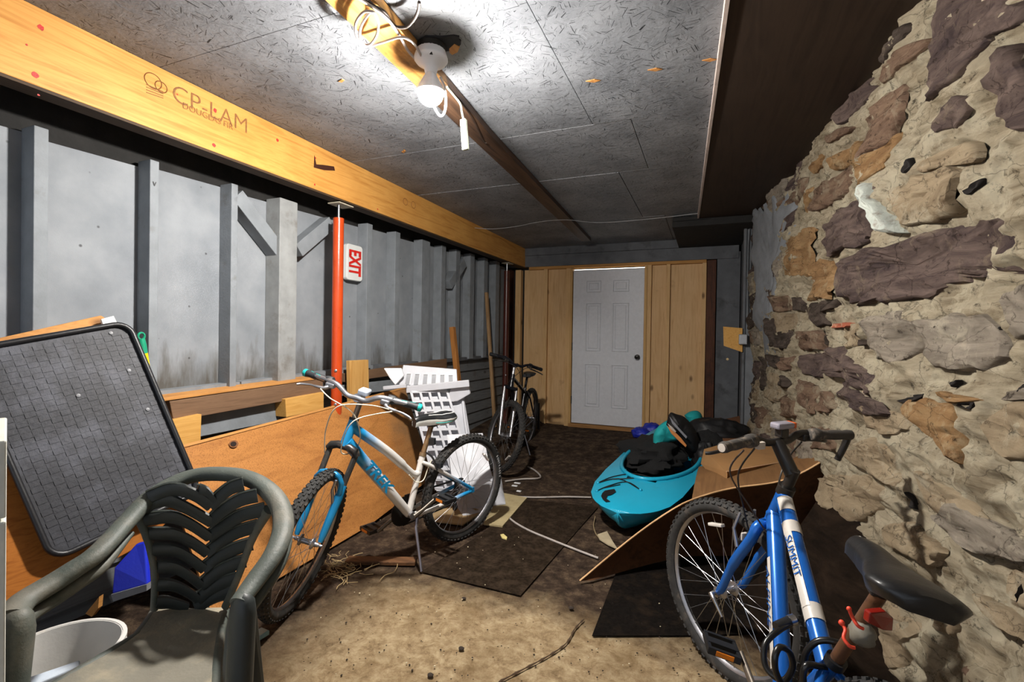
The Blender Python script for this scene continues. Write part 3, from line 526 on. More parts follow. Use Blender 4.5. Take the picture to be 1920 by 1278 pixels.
stone('x', [(1434, 402), (1495, 372), (1500, 400), (1490, 440), (1470, 520), (1455, 640), (1440, 700), (1433, 560)], 'grey_paint_patch', 0.02, pm('grey_paint_on_stone', '6f7276', 0.8, var=0.2, bs=0.6, bsc=40, dirt='57504a', ds=12, dl=0.6))
stone('x', [(1661, 350), (1674, 340), (1690, 370), (1712, 410), (1728, 440), (1705, 435), (1690, 400)], 'white_splash', 0.04, pm('white_plaster_splash', 'a5aaa2', 0.85, var=0.2, bs=0.8, bsc=60, dirt='6b5648', ds=25, dl=0.52))
stone('x', [(1577, 606), (1622, 604), (1622, 614), (1580, 616)], 'brick', 0.03, pm('chipped_red_brick', '8a4a34', 0.9, bs=0.6, dirt='b39c80', ds=30))
hole = pm('wall_hole_shade', '140e0b', 1.0)
for pl in ([(1700, 752), (1748, 736), (1740, 748), (1716, 760)], [(1844, 355), (1874, 328), (1868, 346), (1850, 366)], [(1740, 300), (1753, 292), (1748, 318), (1742, 322)], [(1790, 718), (1812, 712), (1806, 728)], [(1824, 762), (1850, 752), (1844, 770)], [(1700, 950), (1706, 920), (1716, 926), (1710, 955)], [(1910, 1095), (1922, 1085), (1922, 1138), (1912, 1120)], [(1850, 620), (1864, 610), (1862, 622), (1852, 636)], [(1896, 726), (1922, 708), (1922, 718), (1900, 736)]):
    stone('x', pl, 'hollow', 0.012, hole)  # dark patches on the wall face paint the shade inside holes
# rusty rag and foam stuck at the wall foot
# ------------------------------------------------------------------ light fitting
fx = at(808, 118, 2, CZ - 0.075)
lf = thing('ceiling_light', 'bare lit bulb on a white porcelain keyless lampholder below a torn ceiling hole', 'light', (fx.x, fx.y, CZ - 0.012))
hc = at(820, 84, 2, CZ - 0.004); th = np.linspace(0, 2 * math.pi, 22, endpoint=False)
MB().prism([hc + V((0.095 * math.cos(t) * random.uniform(.8, 1.1) * 1.25, 0.055 * math.sin(t) * random.uniform(.75, 1.15), 0)) for t in th], (0, 0, 1), 0.006).build('torn_hole', pm('dark_hole', '26262a', 0.9, var=0.4), ceiling)
MB().prism([at(x, y, 2, CZ - 0.006) for x, y in ((842, 92), (852, 83), (862, 88), (858, 98), (848, 103), (843, 99))], (0, 0, 1), 0.004).build('wood_splinter', PINEY, ceiling)
for (x, y, s) in ((1112, 152, 14), (1228, 131, 14), (1330, 113, 14), (160 + 480, 152, 6), (757, 284, 4)):
    MB().prism([at(x - s, y + 1, 2, CZ - 0.004), at(x + s * .2, y - 3, 2, CZ - 0.004), at(x + s, y - 1, 2, CZ - 0.004), at(x + s * .1, y + 3, 2, CZ - 0.004)], (0, 0, 1), 0.003).build('wood_splinter', PINEY, ceiling)
PORC = pm('white_porcelain', 'e8e8ea', 0.3, var=0.03)
MB().lathe([(0.028, 0.075), (0.055, 0.07), (0.068, 0.03), (0.069, 0.022), (0.060, 0.01), (0.030, -0.005), (0.024, -0.03), (0.022, -0.035)], (fx.x, fx.y, CZ - 0.085), (0, 0, 1), 36).build('lampholder', PORC, lf, smooth=50)
MB().lathe([(0.060, 0.0), (0.060, 0.045)], (fx.x, fx.y, CZ - 0.052), (0, 0, 1), 24).build('metal_box', GUN, lf, smooth=50)
bc = V((fx.x, fx.y, 0)); bq = at(809, 174, 1, fx.y); bc = V((fx.x + 0.0, fx.y, bq.z)); BR = 0.052
MB().lathe([(0.014, 0.11), (0.016, 0.085), (0.030, 0.062), (0.042, 0.040), (BR * 1.06, 0.014), (BR * 1.13, 0.001), (0.02, 0.001)], bc, (0, 0, 1), 28).build('bulb_base_shade', pm('white_bulb_base_shade', 'e4e4e4', 0.4), lf, smooth=50)  # bulb neck with a flared rim added to keep light off the ceiling
BE = BULB_POWER / (2 * math.pi ** 2 * BR ** 2)
MB().lathe([(0.0, -BR)] + [(BR * math.sin(t), -BR * math.cos(t)) for t in np.linspace(0.15, math.pi / 2, 9)] + [(BR * 0.9, 0.0)], bc, (0, 0, 1), 28).build('light_bulb', emis('glowing_bulb', (1.0, 0.955, 0.89, 1), BE), lf, smooth=179)
MB().bb((fx.x + 0.028, fx.y - 0.055, CZ - 0.075), (fx.x + 0.038, fx.y - 0.045, CZ - 0.067)).build('pull_chain_outlet', GUN, lf)
DKC = pm('dark_brown_cord', '3c3029', 0.6); LTC = pm('greyish_white_cord', 'b3aaa6', 0.55)
zc = CZ - 0.06
def cpath(pp, z): return bez([at(x, y, 2, z) for x, y in pp], 8)
cd1 = tag(MB().tube(cpath([(648, -20), (690, 8), (715, 25), (735, 46), (752, 72), (765, 95), (780, 112)], zc), 0.0055, 8).build('cord', LTC, smooth=60), 'greyish cord running along the batten to the lampholder rim', 'cord')
cd2 = tag(MB().tube(cpath([(700, 22), (683, 22), (668, 40), (667, 62), (676, 80), (692, 84), (706, 66), (709, 42), (700, 22), (688, 30), (676, 52), (676, 76), (690, 86), (715, 80), (752, 70), (776, 82), (792, 110), (798, 132), (801, 152)], zc - 0.012), 0.005, 8).build('looped_cord', LTC, smooth=60), 'cord coiled in loops under the batten and dropping in front of the bulb', 'cord')
tag(MB().tube(cpath([(672, -15), (700, 10), (722, 24), (738, 48), (760, 51), (775, 38), (784, 20), (786, 4)], zc + 0.01), 0.006, 8).build('cord', DKC, smooth=60), 'dark cord curving from the batten up along the grey ceiling', 'cord')
cl = [at(826, 145, 2, CZ - 0.09), at(834, 165, 2, CZ - 0.14), at(836, 195, 2, CZ - 0.2), at(832, 214, 2, CZ - 0.23), at(824, 216, 2, CZ - 0.23), at(815, 202, 2, CZ - 0.2)]
tag(MB().tube(bez(cl, 8), 0.0055, 8).build('hanging_loop', pm('white_cord', 'cfcac8', 0.5), smooth=60), 'white cord hanging in a narrow loop beside the lit bulb', 'cord')
pk = thing('inline_connector', 'pale green-grey connector block dangling on its cord from the batten', 'connector', at(872, 250, 2, CZ - 0.2))
t0, t1 = at(869, 224, 2, CZ - 0.14), None; t1 = V((t0.x, t0.y, t0.z)) ; dpt = (t0 - V((0, 0, H))).dot(_fw); t1 = dp(873, 281, dpt)
MB().bar(t0, t1, 0.030, 0.022, (0, 1, 0)).build('connector_body', pm('pale_green_plastic', 'aeb5a4', 0.5, dirt='77795f', ds=30, dl=.6), pk, bevel=0.003)
MB().tube(bez([at(838, 163, 2, CZ - 0.05), at(852, 180, 2, CZ - 0.05), at(863, 195, 2, CZ - 0.07), at(866, 210, 2, CZ - 0.1), t0], 8), 0.0055, 8).build('cord', pm('grey_green_cord', '8f8f80', 0.6), pk, smooth=60)
tag(MB().tube(bez([at(840, 168, 2, CZ - 0.045), at(880, 213, 2, CZ - 0.05), at(905, 262, 2, CZ - 0.05), at(912, 268, 2, CZ - 0.05)], 6), 0.003, 6).build('thin_wire', DKC), 'thin dark wire stapled along the batten past the hanging connector', 'wire')
tag(MB().tube(bez([at(x, y, 2, CZ - 0.06) for x, y in ((890, 427), (925, 429), (970, 424), (1010, 416), (1060, 412), (1120, 417), (1200, 412), (1308, 400))], 5), 0.0025, 5).build('ceiling_wire', pm('pale_wire', '9b9c9e', 0.5)), 'thin pale wire crossing the ceiling from the beam end to the soffit', 'wire')

# ------------------------------------------------------------------ posts under the beam, exit sign
def steel_post(px, pyb, pyt, x, mt, label, r=0.036):
    y = at(px, pyb, 0, x).y; zb = beam_b(y) - 0.012
    t = thing('steel_post', label, 'post', (x, y, 0)); lean = at(px, pyt, 0, x)
    MB().tube([(x, y, 0.0), (x, y, zb - 0.10)], r, 24).build('tube', mt, t, smooth=50); MB().tube([(x, y, zb - 0.10), (x, y, zb - 0.008)], 0.011, 12).build('screw_jack', STEEL, t, smooth=50)
    MB().bb((x - 0.05, y - 0.05, zb - 0.008), (x + 0.05, y + 0.09, zb)).build('top_plate', pm('pale_plate', 'a9a08c', 0.6), t); MB().bb((x - 0.07, y - 0.07, -0.005), (x + 0.07, y + 0.07, 0.008)).build('base_plate', GUN, t)
    for z in (0.80, 1.03): MB().lathe([(0.010, 0), (0.010, 0.004), (0.005, 0.006)], (x + r * 0.55, y - r * 0.85, z), (0.5, -0.8, 0), 10).build('pin_hole_cap', ALU, t)
    return t
REDP = pm('orange_red_gloss_paint', 'b8431a', 0.25, var=0.12, vs_=8, dirt='7a2c16', ds=9, dl=0.62)
steel_post(633, 560, 400, -2.37, REDP, 'bright orange-red steel post propping the beam beside the exit sign')
steel_post(949, 600, 500, -2.36, pm('dark_maroon_paint', '4b2118', 0.35, dirt='2a1712'), 'dark maroon steel post under the far end of the beam')
q = [at(x, y, 0, WX + 0.055) for x, y in ((650, 457), (678, 461), (680, 527), (649, 525))]
cx = sum(p.y for p in q) / 4; cz_ = sum(p.z for p in q) / 4; sw, sh = (q[1].y - q[0].y + q[2].y - q[3].y) / 2, (q[0].z - q[3].z + q[1].z - q[2].z) / 2
sg = thing('exit_sign', 'white exit sign hung sideways with red letters beside the orange-red post', 'sign', (WX + 0.03, cx, cz_ - sh / 2))
rp = []
for (sx, sz, a0_) in ((1, 1, 0), (-1, 1, 90), (-1, -1, 180), (1, -1, 270)):
    for a in np.radians(np.linspace(a0_, a0_ + 90, 6)): rp.append(V((WX + 0.02, cx + sx * (sw / 2 - 0.025) + 0.025 * math.cos(a), cz_ + sz * (sh / 2 - 0.025) + 0.025 * math.sin(a))))
MB().prism(rp, (1, 0, 0), 0.04).build('housing', pm('white_sign_plastic', 'd6d8d6', 0.4, var=0.03), sg, bevel=0.006)
text('lettering', 'EXIT', (WX + 0.062, cx - sw * 0.36, cz_ + sh * 0.36), (0, 0, -1), (0, 1, 0), sw * 1.02, RED, sg, sh * 0.72 / (sw * 1.02) / 2.05, 0.035, 0.002)

# dark bank added to fill the dark area at the foot of the stone wall
bnk = [on_wall(*q) for q in ((1470, 905), (1548, 885), (1600, 905), (1614, 960), (1636, 1010), (1650, 1080), (1668, 1160), (1690, 1250))]; byz = sorted((p.y, p.z) for p in bnk)
def bank_fn(u, v):
    y = byz[0][0] - .25 + (3.0 - byz[0][0]) * u; h = interp(y, [byz[0][0] - .2] + [q[0] for q in byz] + [2.9], [0.02] + [q[1] for q in byz] + [0.02]); s = (1 - v); x = 0.817 - 0.08 * y - 0.02 - 0.40 * v * min(1, h / .35)
    z = h * (s ** 1.3) + (0.05 * float(fbm(y * 6, v * 5, 1.3, 4)) + 0.03 * float(fbm(y * 20, v * 14, 1.3, 3))) * math.sin(math.pi * min(1, v + .05)); return V((x, y, max(-.01, z)))
tag(MB().grid(bank_fn, 60, 24).build('dark_bank', m_rock('dark_bank_brown', '2b2119', '3d2f24', '17110d', spots='4b3a2c', cover=.6), smooth=179), 'dark brown bank added along the dark foot of the stone wall', 'earth', kind='stuff')

# ------------------------------------------------------------------ bicycles
class Pose:
    def __init__(s, x, y, h, lean, steer, L=1.05, R=0.335, HTz=0.88):
        s.f = V((math.cos(h), math.sin(h), 0)); l0 = V((-math.sin(h), math.cos(h), 0)); z = V((0, 0, 1))
        s.up = z * math.cos(lean) - l0 * math.sin(lean); s.l = l0 * math.cos(lean) + z * math.sin(lean)
        s.o = V((x, y, gz(y))); s.L = L; s.R = R; s.HTz = HTz; s.ax = V((-0.33, 0, 0.944)); s.a0 = V((L, 0, R)) - V((0.944, 0, 0.33)) * 0.04; s.rot = Matrix.Rotation(steer, 3, s.ax)
        s.htb = s.a0 + s.ax * ((HTz - R - 0.12) / 0.944); s.htt = s.a0 + s.ax * ((HTz - R) / 0.944)
    def w(s, *p): p = V(p[0]) if len(p) == 1 else V(p); return s.o + s.f * p.x + s.l * p.y + s.up * p.z
    def d(s, p): p = V(p); return s.f * p.x + s.l * p.y + s.up * p.z
    def s_(s, *p): p = V(p[0]) if len(p) == 1 else V(p); return s.w(s.a0 + s.rot @ (p - s.a0))
    def sd(s, p): return s.d(s.rot @ V(p))
def blend(name, c1, c2, P, x0, x1, rough=0.3):
    m, nt, b = newmat(name); tc = N(nt, 'ShaderNodeTexCoord'); dt = N(nt, 'ShaderNodeVectorMath', operation='DOT_PRODUCT'); dt.inputs[1].default_value = P.f; nt.links.new(tc.outputs['Object'], dt.inputs[0])
    ad = N(nt, 'ShaderNodeMath', op='MULTIPLY_ADD'); nt.links.new(noise(nt, coords(nt), 25, 3), ad.inputs[0]); ad.inputs[1].default_value = 0.05; nt.links.new(dt.outputs['Value'], ad.inputs[2])
    mr = N(nt, 'ShaderNodeMapRange'); nt.links.new(ad.outputs[0], mr.inputs[0]); mr.inputs[1].default_value = x0; mr.inputs[2].default_value = x1
    nt.links.new(mixc(nt, mr.outputs[0], hexc(c1), hexc(c2)), b.inputs['Base Color']); b.inputs['Roughness'].default_value = rough; b.inputs['Metallic'].default_value = 0.15; return m
def wheel(t, name, P, tf, df, cx, tire_m, rim_m, spoke_m, sidewall=None, knob=True, refl=None, hubm=None):
    R = P.R; c = tf(cx, 0, R); ax = df((0, 1, 0)); e1 = df((1, 0, 0)); e2 = df((0, 0, 1)); tr = 0.027
    pt = lambda a, r, y=0: c + (e1 * math.cos(a) + e2 * math.sin(a)) * r + ax * y
    rim = MB().lathe([(R - 0.052, -0.010), (R - 0.036, -0.013), (R - 0.034, -0.010), (R - 0.036, 0), (R - 0.034, 0.010), (R - 0.036, 0.013), (R - 0.052, 0.010), (R - 0.058, 0)], c, ax, 72, closed=True).build(name, rim_m, t, smooth=50)
    prof = [((R - 0.028) + tr * math.cos(a), tr * math.sin(a)) for a in np.linspace(-2.5, 2.5, 12)] + [(R - 0.042, 0)]
    ti = MB().lathe(prof, c, ax, 72, closed=True)
    if knob:
        for k in range(66):
            a = 2 * math.pi * k / 66
            for y, rr, tw in ((0, 0.0, 0), (0.013, -0.004, 1), (-0.013, -0.004, 1), (0.023, -0.014, 0), (-0.023, -0.014, 0)):
                aa = a + (math.pi / 66 if tw else 0); u = (e1 * math.cos(aa) + e2 * math.sin(aa)); tv = ax.cross(u); nn = (u * (tr * 0 + 1) + ax * (y * 30)).normalized() if abs(y) > 0.02 else u
                Rm = Matrix((tv, nn.cross(tv), nn)).transposed(); ti.box(c + u * (R - 0.0005 + rr) + ax * y, (0.016, 0.009, 0.007), Rm)
    ti.build('tire', tire_m, rim, smooth=50)
    sp = MB()
    for k in range(32):
        a = 2 * math.pi * k / 32; sd = 1 if k % 2 else -1; ha = a + (0.9 if (k // 2) % 2 else -0.9); p0 = pt(ha, 0.022, sd * 0.028); p1 = pt(a, R - 0.054, sd * 0.002); sp.tube([p0, p1], 0.0011, 4)
    sp.build('spokes', spoke_m, rim, kind='stuff')
    MB().lathe([(0.006, -0.062), (0.010, -0.055), (0.010, -0.040), (0.026, -0.031), (0.026, -0.027), (0.013, -0.024), (0.012, 0.024), (0.026, 0.027), (0.026, 0.031), (0.010, 0.040), (0.010, 0.055), (0.006, 0.062)], c, ax, 20).build('hub', hubm or ALU, rim, smooth=40)
    if refl is not None:
        p = pt(refl, R - 0.10, 0.004); rr = (e1 * math.cos(refl) + e2 * math.sin(refl)); MB().bar(p - rr.cross(ax) * 0.035, p + rr.cross(ax) * 0.035, 0.022, 0.012, rr).build('wheel_reflector', pm('clear_reflector', 'c9c2bb', 0.2), rim, bevel=0.003)
    return rim, pt
def saddle(t, P, c, length, mt, trim=None, yawdir=None, width=0.072, tall=1.0):
    sec = [(0.0, .016, .0), (0.05, .022, .006), (0.25, .027, .008), (0.45, .036, .006), (0.62, .056, .004), (0.8, .073, .010), (0.93, .066, .014), (1.0, .040, .010)]
    def fn(u, v):
        xs0 = [q[0] for q in sec]; hw = interp(u, xs0, [q[1] for q in sec]) * width / 0.072; h = interp(u, xs0, [q[2] for q in sec]); ang = (v - 0.5) * 2 * 2.15
        ht = interp(u, [0, .3, .7, 1], [.020, .026, .024, .016]) * tall; y = hw * math.sin(ang) if abs(ang) < math.pi / 2 else math.copysign(hw * (1 - 0.35 * (abs(ang) - math.pi / 2)), ang)
        return P.w(c[0] + length * (0.55 - u), y, c[1] + h + ht * math.cos(ang) * (1.0 if abs(ang) < math.pi / 2 else 1.5) - 0.012)
    g = MB().grid(fn, 24, 20)
    for u in (0, 1):
        ring = [fn(u, j / 20) for j in range(21)]; g.add(ring, [list(range(21))])
    s = g.build('saddle', mt, t, smooth=60)
    for sy2 in (-1, 1):
        rl = [P.w(c[0] + length * .45, sy2 * .008, c[1] - .005), P.w(c[0] + .05, sy2 * .022, c[1] - .035), P.w(c[0] - .04, sy2 * .022, c[1] - .035), P.w(c[0] - length * .38, sy2 * .045, c[1] - .005)]
        MB().tube(bez(rl, 6), 0.0035, 6).build('rail', GUN, s, smooth=60)
    if trim:
        off = lambda u, v, k: fn(u, v) + (fn(u, v) - P.w(c[0] + length * (0.55 - u), 0, c[1] - .01)).normalized() * k
        for sy2 in (-1, 1):
            MB().slab(lambda u, v: off(u, 0.5 + sy2 * (0.33 + 0.16 * v), 0.0012), 20, 4, lambda u, v: (off(u, 0.5 + sy2 * (0.33 + 0.16 * v), 0.0012) - fn(u, 0.5 + sy2 * (0.33 + 0.16 * v))) * 0.8).build('side_panel', trim, s, smooth=60)
            MB().tube([off(u, 0.5 + sy2 * (0.17 - 0.06 * u), 0.0008) for u in np.linspace(0.30, 0.98, 16)], 0.0028, 6).build('white_stripe', trim, s, smooth=60)
            MB().tube([off(u, 0.5 + sy2 * 0.43, 0.003) for u in np.linspace(0.45, 1, 12)], 0.0018, 5).build('turquoise_line', TQ, s, smooth=60)
    return s
def bars(t, P, bc_, mt, gm, lm, half=0.30, rise=0.03, back=0.04, endcap=None, dark=False, barend=False, low=False):
    pts = [bc_ + V((0, 0, 0)), bc_ + V((0, .05, 0)), bc_ + V((-.0, .11, rise)), bc_ + V((-back * .5, .2, rise)), bc_ + V((-back, half, rise * .8))]
    full = [V((p.x, -p.y, p.z)) for p in pts[::-1]] + pts[1:]
    hb = MB().tube([P.s_(p) for p in bez(full, 6)], 0.0125, 12).build('handlebar', mt, t, smooth=60)
    for sd in (-1, 1):
        a = bc_ + V((-back, sd * half, rise * .8)); m_ = bc_ + V((-back * .55, sd * (half - .125), rise * .95)); g0, g1 = P.s_(a), P.s_(m_); L_ = (g1 - g0).length; ax = (g1 - g0).normalized()
        g = MB().lathe([(0.012, -0.006), (0.017, -0.004), (0.0185, 0.01), (0.016, 0.03), (0.0175, 0.06), (0.016, 0.09), (0.0165, L_ - 0.01), (0.019, L_)], g0, ax, 18).build('grip', gm, hb, smooth=50)
        if endcap:
            MB().lathe([(0.008, -0.009), (0.016, -0.006), (0.0195, -0.002), (0.0195, 0.012), (0.017, 0.013)], g0, ax, 18).build('end_cap', endcap, g, smooth=50)
        c0 = m_ + V((0.0, -sd * .02, -.0)); MB().lathe([(0.017, 0), (0.017, 0.016)], P.s_(m_ - V((0, sd * .012, 0))), ax, 16).build('clamp', lm, hb, smooth=50)
        lv = [m_ + V((.01, -sd * .04, -.01)), m_ + V((.045, -sd * .02, -.025)), m_ + V((.05, sd * .02, -.03)), m_ + V((.04, sd * .06, -.035)), m_ + V((.045, sd * .10, -.042)), m_ + V((.058, sd * .115, -.046))]
        MB().tube([P.s_(q) for q in bez(lv, 5)], [0.010] * 6 + [0.0075] * 6 + [0.0058] * 14, 8).build('brake_lever', lm, hb, smooth=60)
        MB().box(P.s_(m_ + V((.025, -sd * .035, -.012))), (0.035, 0.045, 0.025), Matrix((P.sd((1, 0, 0)), P.sd((0, 1, 0)), P.sd((0, 0, 1)))).transposed()).build('lever_body', lm, hb, bevel=0.006)
        MB().lathe([(0.021, 0), (0.023, 0.01), (0.022, 0.032), (0.017, 0.036)], g1, ax, 16).build('shifter', gm, hb, smooth=50)
    return hb
def crankset(t, P, bb, side_x, ang, chain_m, ring_m, arm_m, ped_c, near_left=True):
    x, z = bb; ax = P.d((0, 1, 0))
    MB().lathe([(0.020, -0.036), (0.020, 0.036)], P.w(x, 0, z), ax, 18).build('bottom_bracket', ALU, t, smooth=50)
    cs = MB(); prof = []
    n = 42; c = P.w(x, -0.045, z); e1, e2 = P.d((1, 0, 0)), P.d((0, 0, 1)); A = []
    for k in range(n * 2): a = math.pi * k / n; r = 0.088 if k % 2 else 0.083; A.append(c + e1 * r * math.cos(a) + e2 * r * math.sin(a))
    cs.prism(A, ax, 0.003); cs.lathe([(0.03, 0), (0.062, 0.001), (0.062, 0.006), (0.03, 0.008)], P.w(x, -0.053, z), ax, 24)
    cr = cs.build('chainring', ring_m, t)
    for sd, aa in ((-1, ang), (1, ang + math.pi)):
        y0 = sd * 0.050; y1 = sd * 0.078; e = V((x + 0.17 * math.cos(aa), y1, z + 0.17 * math.sin(aa)))
        ca = MB().tube([P.w(x, y0, z), P.w(x + 0.05 * math.cos(aa), y0 + sd * .012, z + 0.05 * math.sin(aa)), P.w(e)], [0.017, 0.012, 0.011], 10, flat=(ax, 0.7)).build('crank_arm', arm_m, t, smooth=50)
        pc = e + V((0, sd * 0.055, 0)); M_ = Matrix((P.d((1, 0, 0)), P.d((0, 1, 0)), P.d((0, 0, 1)))).transposed()
        pd = MB().box(P.w(pc), (0.028, 0.085, 0.022), M_)
        for q in (-1, 1): pd.box(P.w(pc + V((q * 0.040, 0, 0))), (0.010, 0.092, 0.020), M_); pd.box(P.w(pc + V((0, q * 0.042, 0))), (0.085, 0.010, 0.018), M_)
        pb = pd.build('pedal', BLACK, ca)
        for q in (-1, 1): MB().box(P.w(pc + V((q * 0.046, 0, 0))), (0.004, 0.05, 0.013), M_).build('pedal_reflector', ped_c, pb)
    R = P.R; ch = [P.w(x, -.045, z + 0.087), P.w(0.02, -.045, R + 0.04)]; ch2 = [P.w(x, -.045, z - 0.085), P.w(0.03, -.045, R - 0.11)]
    MB().bar(ch[0], ch[1], 0.006, 0.009, P.d((0, 0, 1))).bar(ch2[0], ch2[1], 0.006, 0.009, P.d((0, 0, 1))).build('chain', chain_m, t)
    MB().lathe([(0.045, -0.046), (0.045, -0.043), (0.036, -0.040), (0.030, -0.033), (0.028, -0.028)], P.w(0, 0, R), ax, 24).build('cassette', chain_m, t, smooth=30)
    dr_ = MB().bar(P.w(0.01, -.05, R - 0.01), P.w(0.045, -.05, R - 0.06), 0.02, 0.03, ax); dr_.bar(P.w(0.045, -.05, R - 0.06), P.w(0.02, -.05, R - 0.15), 0.012, 0.028, P.d((1, 0, 0)))
    for q in ((0.045, R - 0.07), (0.02, R - 0.145)): dr_.lathe([(0.020, -0.003), (0.020, 0.003)], P.w(q[0], -.05, q[1]), ax, 14)
    dr_.build('derailleur', BLACK, t)
def quad(P, a, b): return [P.w(*a), P.w(*b)]

# --- white and blue bicycle beside the plywood
TQ = pm('turquoise_plastic', '1fa6a2', 0.4)
P = Pose(-1.4315, 2.6848, 4.4146, -0.0874, 0.634, 1.0486, 0.335, 0.876)
t = thing('bicycle', 'white and bright blue bicycle with blue fork on its kickstand before the orange plywood', 'bicycle', P.w(0.5, 0, 0))
oo = (P.w(0, 0, 0) - P.w(0.5, 0, 0)).dot(P.f)
TB, TW = '1f86bd', 'cfccc8'
TBL = pm('bright_blue_enamel', TB, 0.28, 0.2, var=0.06, bs=0, dirt='3d5a66', ds=22, dl=0.66); TWH = pm('white_enamel', TW, 0.3, 0.05, var=0.05, bs=0, dirt='8c857a', ds=20, dl=0.64)
GRF = blend('white_to_blue_front', TW, TB, P, oo + 0.66, oo + 0.80); GRR = blend('blue_to_white_rear', TB, TW, P, oo + 0.10, oo + 0.24)
bb = (0.435, 0.285)
MB().tube([P.w(P.htb), P.w(P.htt)], [0.024, 0.022], 16).build('head_tube', TBL, t, smooth=50)
hbt = P.htb + P.ax * 0.025; htt_ = P.htt - P.ax * 0.03
dtm = MB().tube([P.w(hbt), P.w((hbt.x + bb[0]) / 2 + 0.01, 0, (hbt.z + bb[1]) / 2 + 0.01), P.w(bb[0], 0, bb[1])], [0.030, 0.029, 0.024], 16).build('down_tube', GRF, t, smooth=50)
MB().tube([P.w(q) for q in bez([htt_, V((0.62, 0, 0.678)), V((0.49, 0, 0.566)), V((0.42, 0, 0.508)), V((0.380, 0, 0.512))], 6)], [0.024] * 12 + [0.019] * 13, 14).build('top_tube', GRF, t, smooth=50)
seat_top = V((0.365, 0, 0.60)); post_top = V((0.315, 0, 0.765))
MB().tube([P.w(bb[0], 0, bb[1]), P.w(seat_top)], 0.018, 14).build('seat_tube', TWH, t, smooth=50)
MB().lathe([(0.0205, 0), (0.0205, 0.018)], P.w(seat_top), P.d((-.3, 0, .95)), 16).build('seat_clamp', pm('dusty_alloy', '8a7458', 0.4, 0.6), t, smooth=50)
MB().tube([P.w(seat_top), P.w(post_top)], 0.0145, 14).build('seatpost', pm('tarnished_brassy_post', '8b6f50', 0.4, 0.6, dirt='4b3423', ds=30), t, smooth=50)
MB().box(P.w(0.325, 0.025, 0.685), (0.045, 0.022, 0.04)).build('light_bracket', BLACK, t, bevel=0.005)
for sd in (-1, 1):
    MB().tube([P.w(q) for q in bez([V((0.375, sd * .012, 0.57)), V((0.30, sd * .045, 0.53)), V((0.012, sd * .063, 0.35))], 6)], 0.0105, 10).build('seat_stay', GRR, t, smooth=50)
    MB().tube([P.w(q) for q in bez([V((0.41, sd * .02, 0.285)), V((0.33, sd * .05, 0.29)), V((0.012, sd * .063, 0.33))], 6)], 0.0115, 10).build('chain_stay', GRR, t, smooth=50)
    MB().prism([P.w(0.03, sd * .065, 0.35), P.w(-0.012, sd * .065, 0.352), P.w(-0.018, sd * .065, 0.32), P.w(0.03, sd * .065, 0.318)], P.l, 0.006).build('dropout', TBL, t)
wheel(t, 'rear_wheel', P, lambda *a: P.w(*a), P.d, 0, RUBD, ALU, STEEL, refl=2.4)
wheel(t, 'front_wheel', P, lambda *a: P.s_(*a), P.sd, P.L, RUBD, ALU, STEEL, refl=3.5)
# suspension fork: black crown, dark stanchions, blue lowers with an arch
A = P.a0; cz0 = (P.htb.z - 0.02)
cr0 = P.htb - P.ax * 0.012
MB().tube([P.s_(cr0 + V((0.0, y, z))) for y, z in ((-.072, -.02), (-.06, .0), (-.03, .012), (.03, .012), (.06, .0), (.072, -.02))], [0.018, 0.02, 0.019, 0.019, 0.02, 0.018], 12).build('fork_crown', pm('black_cast_crown', '1d1c1c', 0.4, dirt='5a4636', ds=30), t, smooth=50)
top = cr0; ax_l = V((P.L, 0, 0.335))
for sd in (-1, 1):
    y = sd * 0.066; p0 = cr0 + V((0, y, -.02)); p2 = ax_l + V((-0.01, sd * .058, 0.01)); pm_ = lerp(p0, p2, 0.40)
    MB().tube([P.s_(p0), P.s_(pm_)], 0.014, 12).build('stanchion', pm('rubber_gaiter', '2c2a28', 0.7, dirt='6b5b4a', ds=26), t, smooth=50)
    MB().tube([P.s_(pm_ + (p0 - p2).normalized() * 0.02), P.s_(lerp(pm_, p2, .15)), P.s_(lerp(pm_, p2, .85)), P.s_(p2)], [0.017, 0.0215, 0.017, 0.011], 12).build('fork_leg', TBL, t, smooth=50)
    bk = lerp(p0, p2, 0.50) + V((0.02, -sd * .012, 0.0)); MB().tube([P.s_(bk + V((0, 0, -0.02))), P.s_(bk + V((0.015, -sd * .012, .05))), P.s_(bk + V((0.012, -sd * .006, .10)))], [0.009, 0.007, 0.006], 8).build('brake_arm', ALU, t, smooth=50)
pmz = lerp(cr0 + V((0, 0, -.02)), ax_l, 0.42)
MB().tube([P.s_(pmz + V((0.012, y, z))) for y, z in ((-.064, 0), (-.062, .05), (-.045, .078), (-.02, .088), (.02, .088), (.045, .078), (.062, .05), (.064, 0))], 0.013, 12).build('fork_arch', TBL, t, smooth=50)
MB().tube([P.s_(ax_l + V((0, -.075, 0))), P.s_(ax_l + V((0, .075, 0)))], 0.006, 8).build('front_axle', STEEL, t)
st0 = P.htt + P.ax * 0.0; st1 = P.htt + P.ax * 0.115; bcn = V((P.htt.x - .045 + .075, 0, P.htt.z + .125))
MB().tube([P.w(st0), P.w(st0 + P.ax * .012)], 0.024, 16).build('headset', BLACK, t, smooth=50)
MB().tube([P.s_(st0), P.s_(st1)], 0.014, 12).build('stem', pm('worn_alloy_stem', '8f8072', 0.4, 0.7), t, smooth=50)
MB().tube([P.s_(st1), P.s_(bcn)], [0.019, 0.021], 12).build('stem_clamp', ALU, t, smooth=50)
MB().box(P.s_(bcn + V((-.03, .02, .03))), (0.06, 0.05, 0.028), Matrix((P.sd((1, 0, 0)), P.sd((0, 1, 0)), P.sd((0, 0, 1)))).transposed()).build('stem_cover', pm('pale_blue_white_plastic', 'b9c4d6', 0.3), t, bevel=0.008)
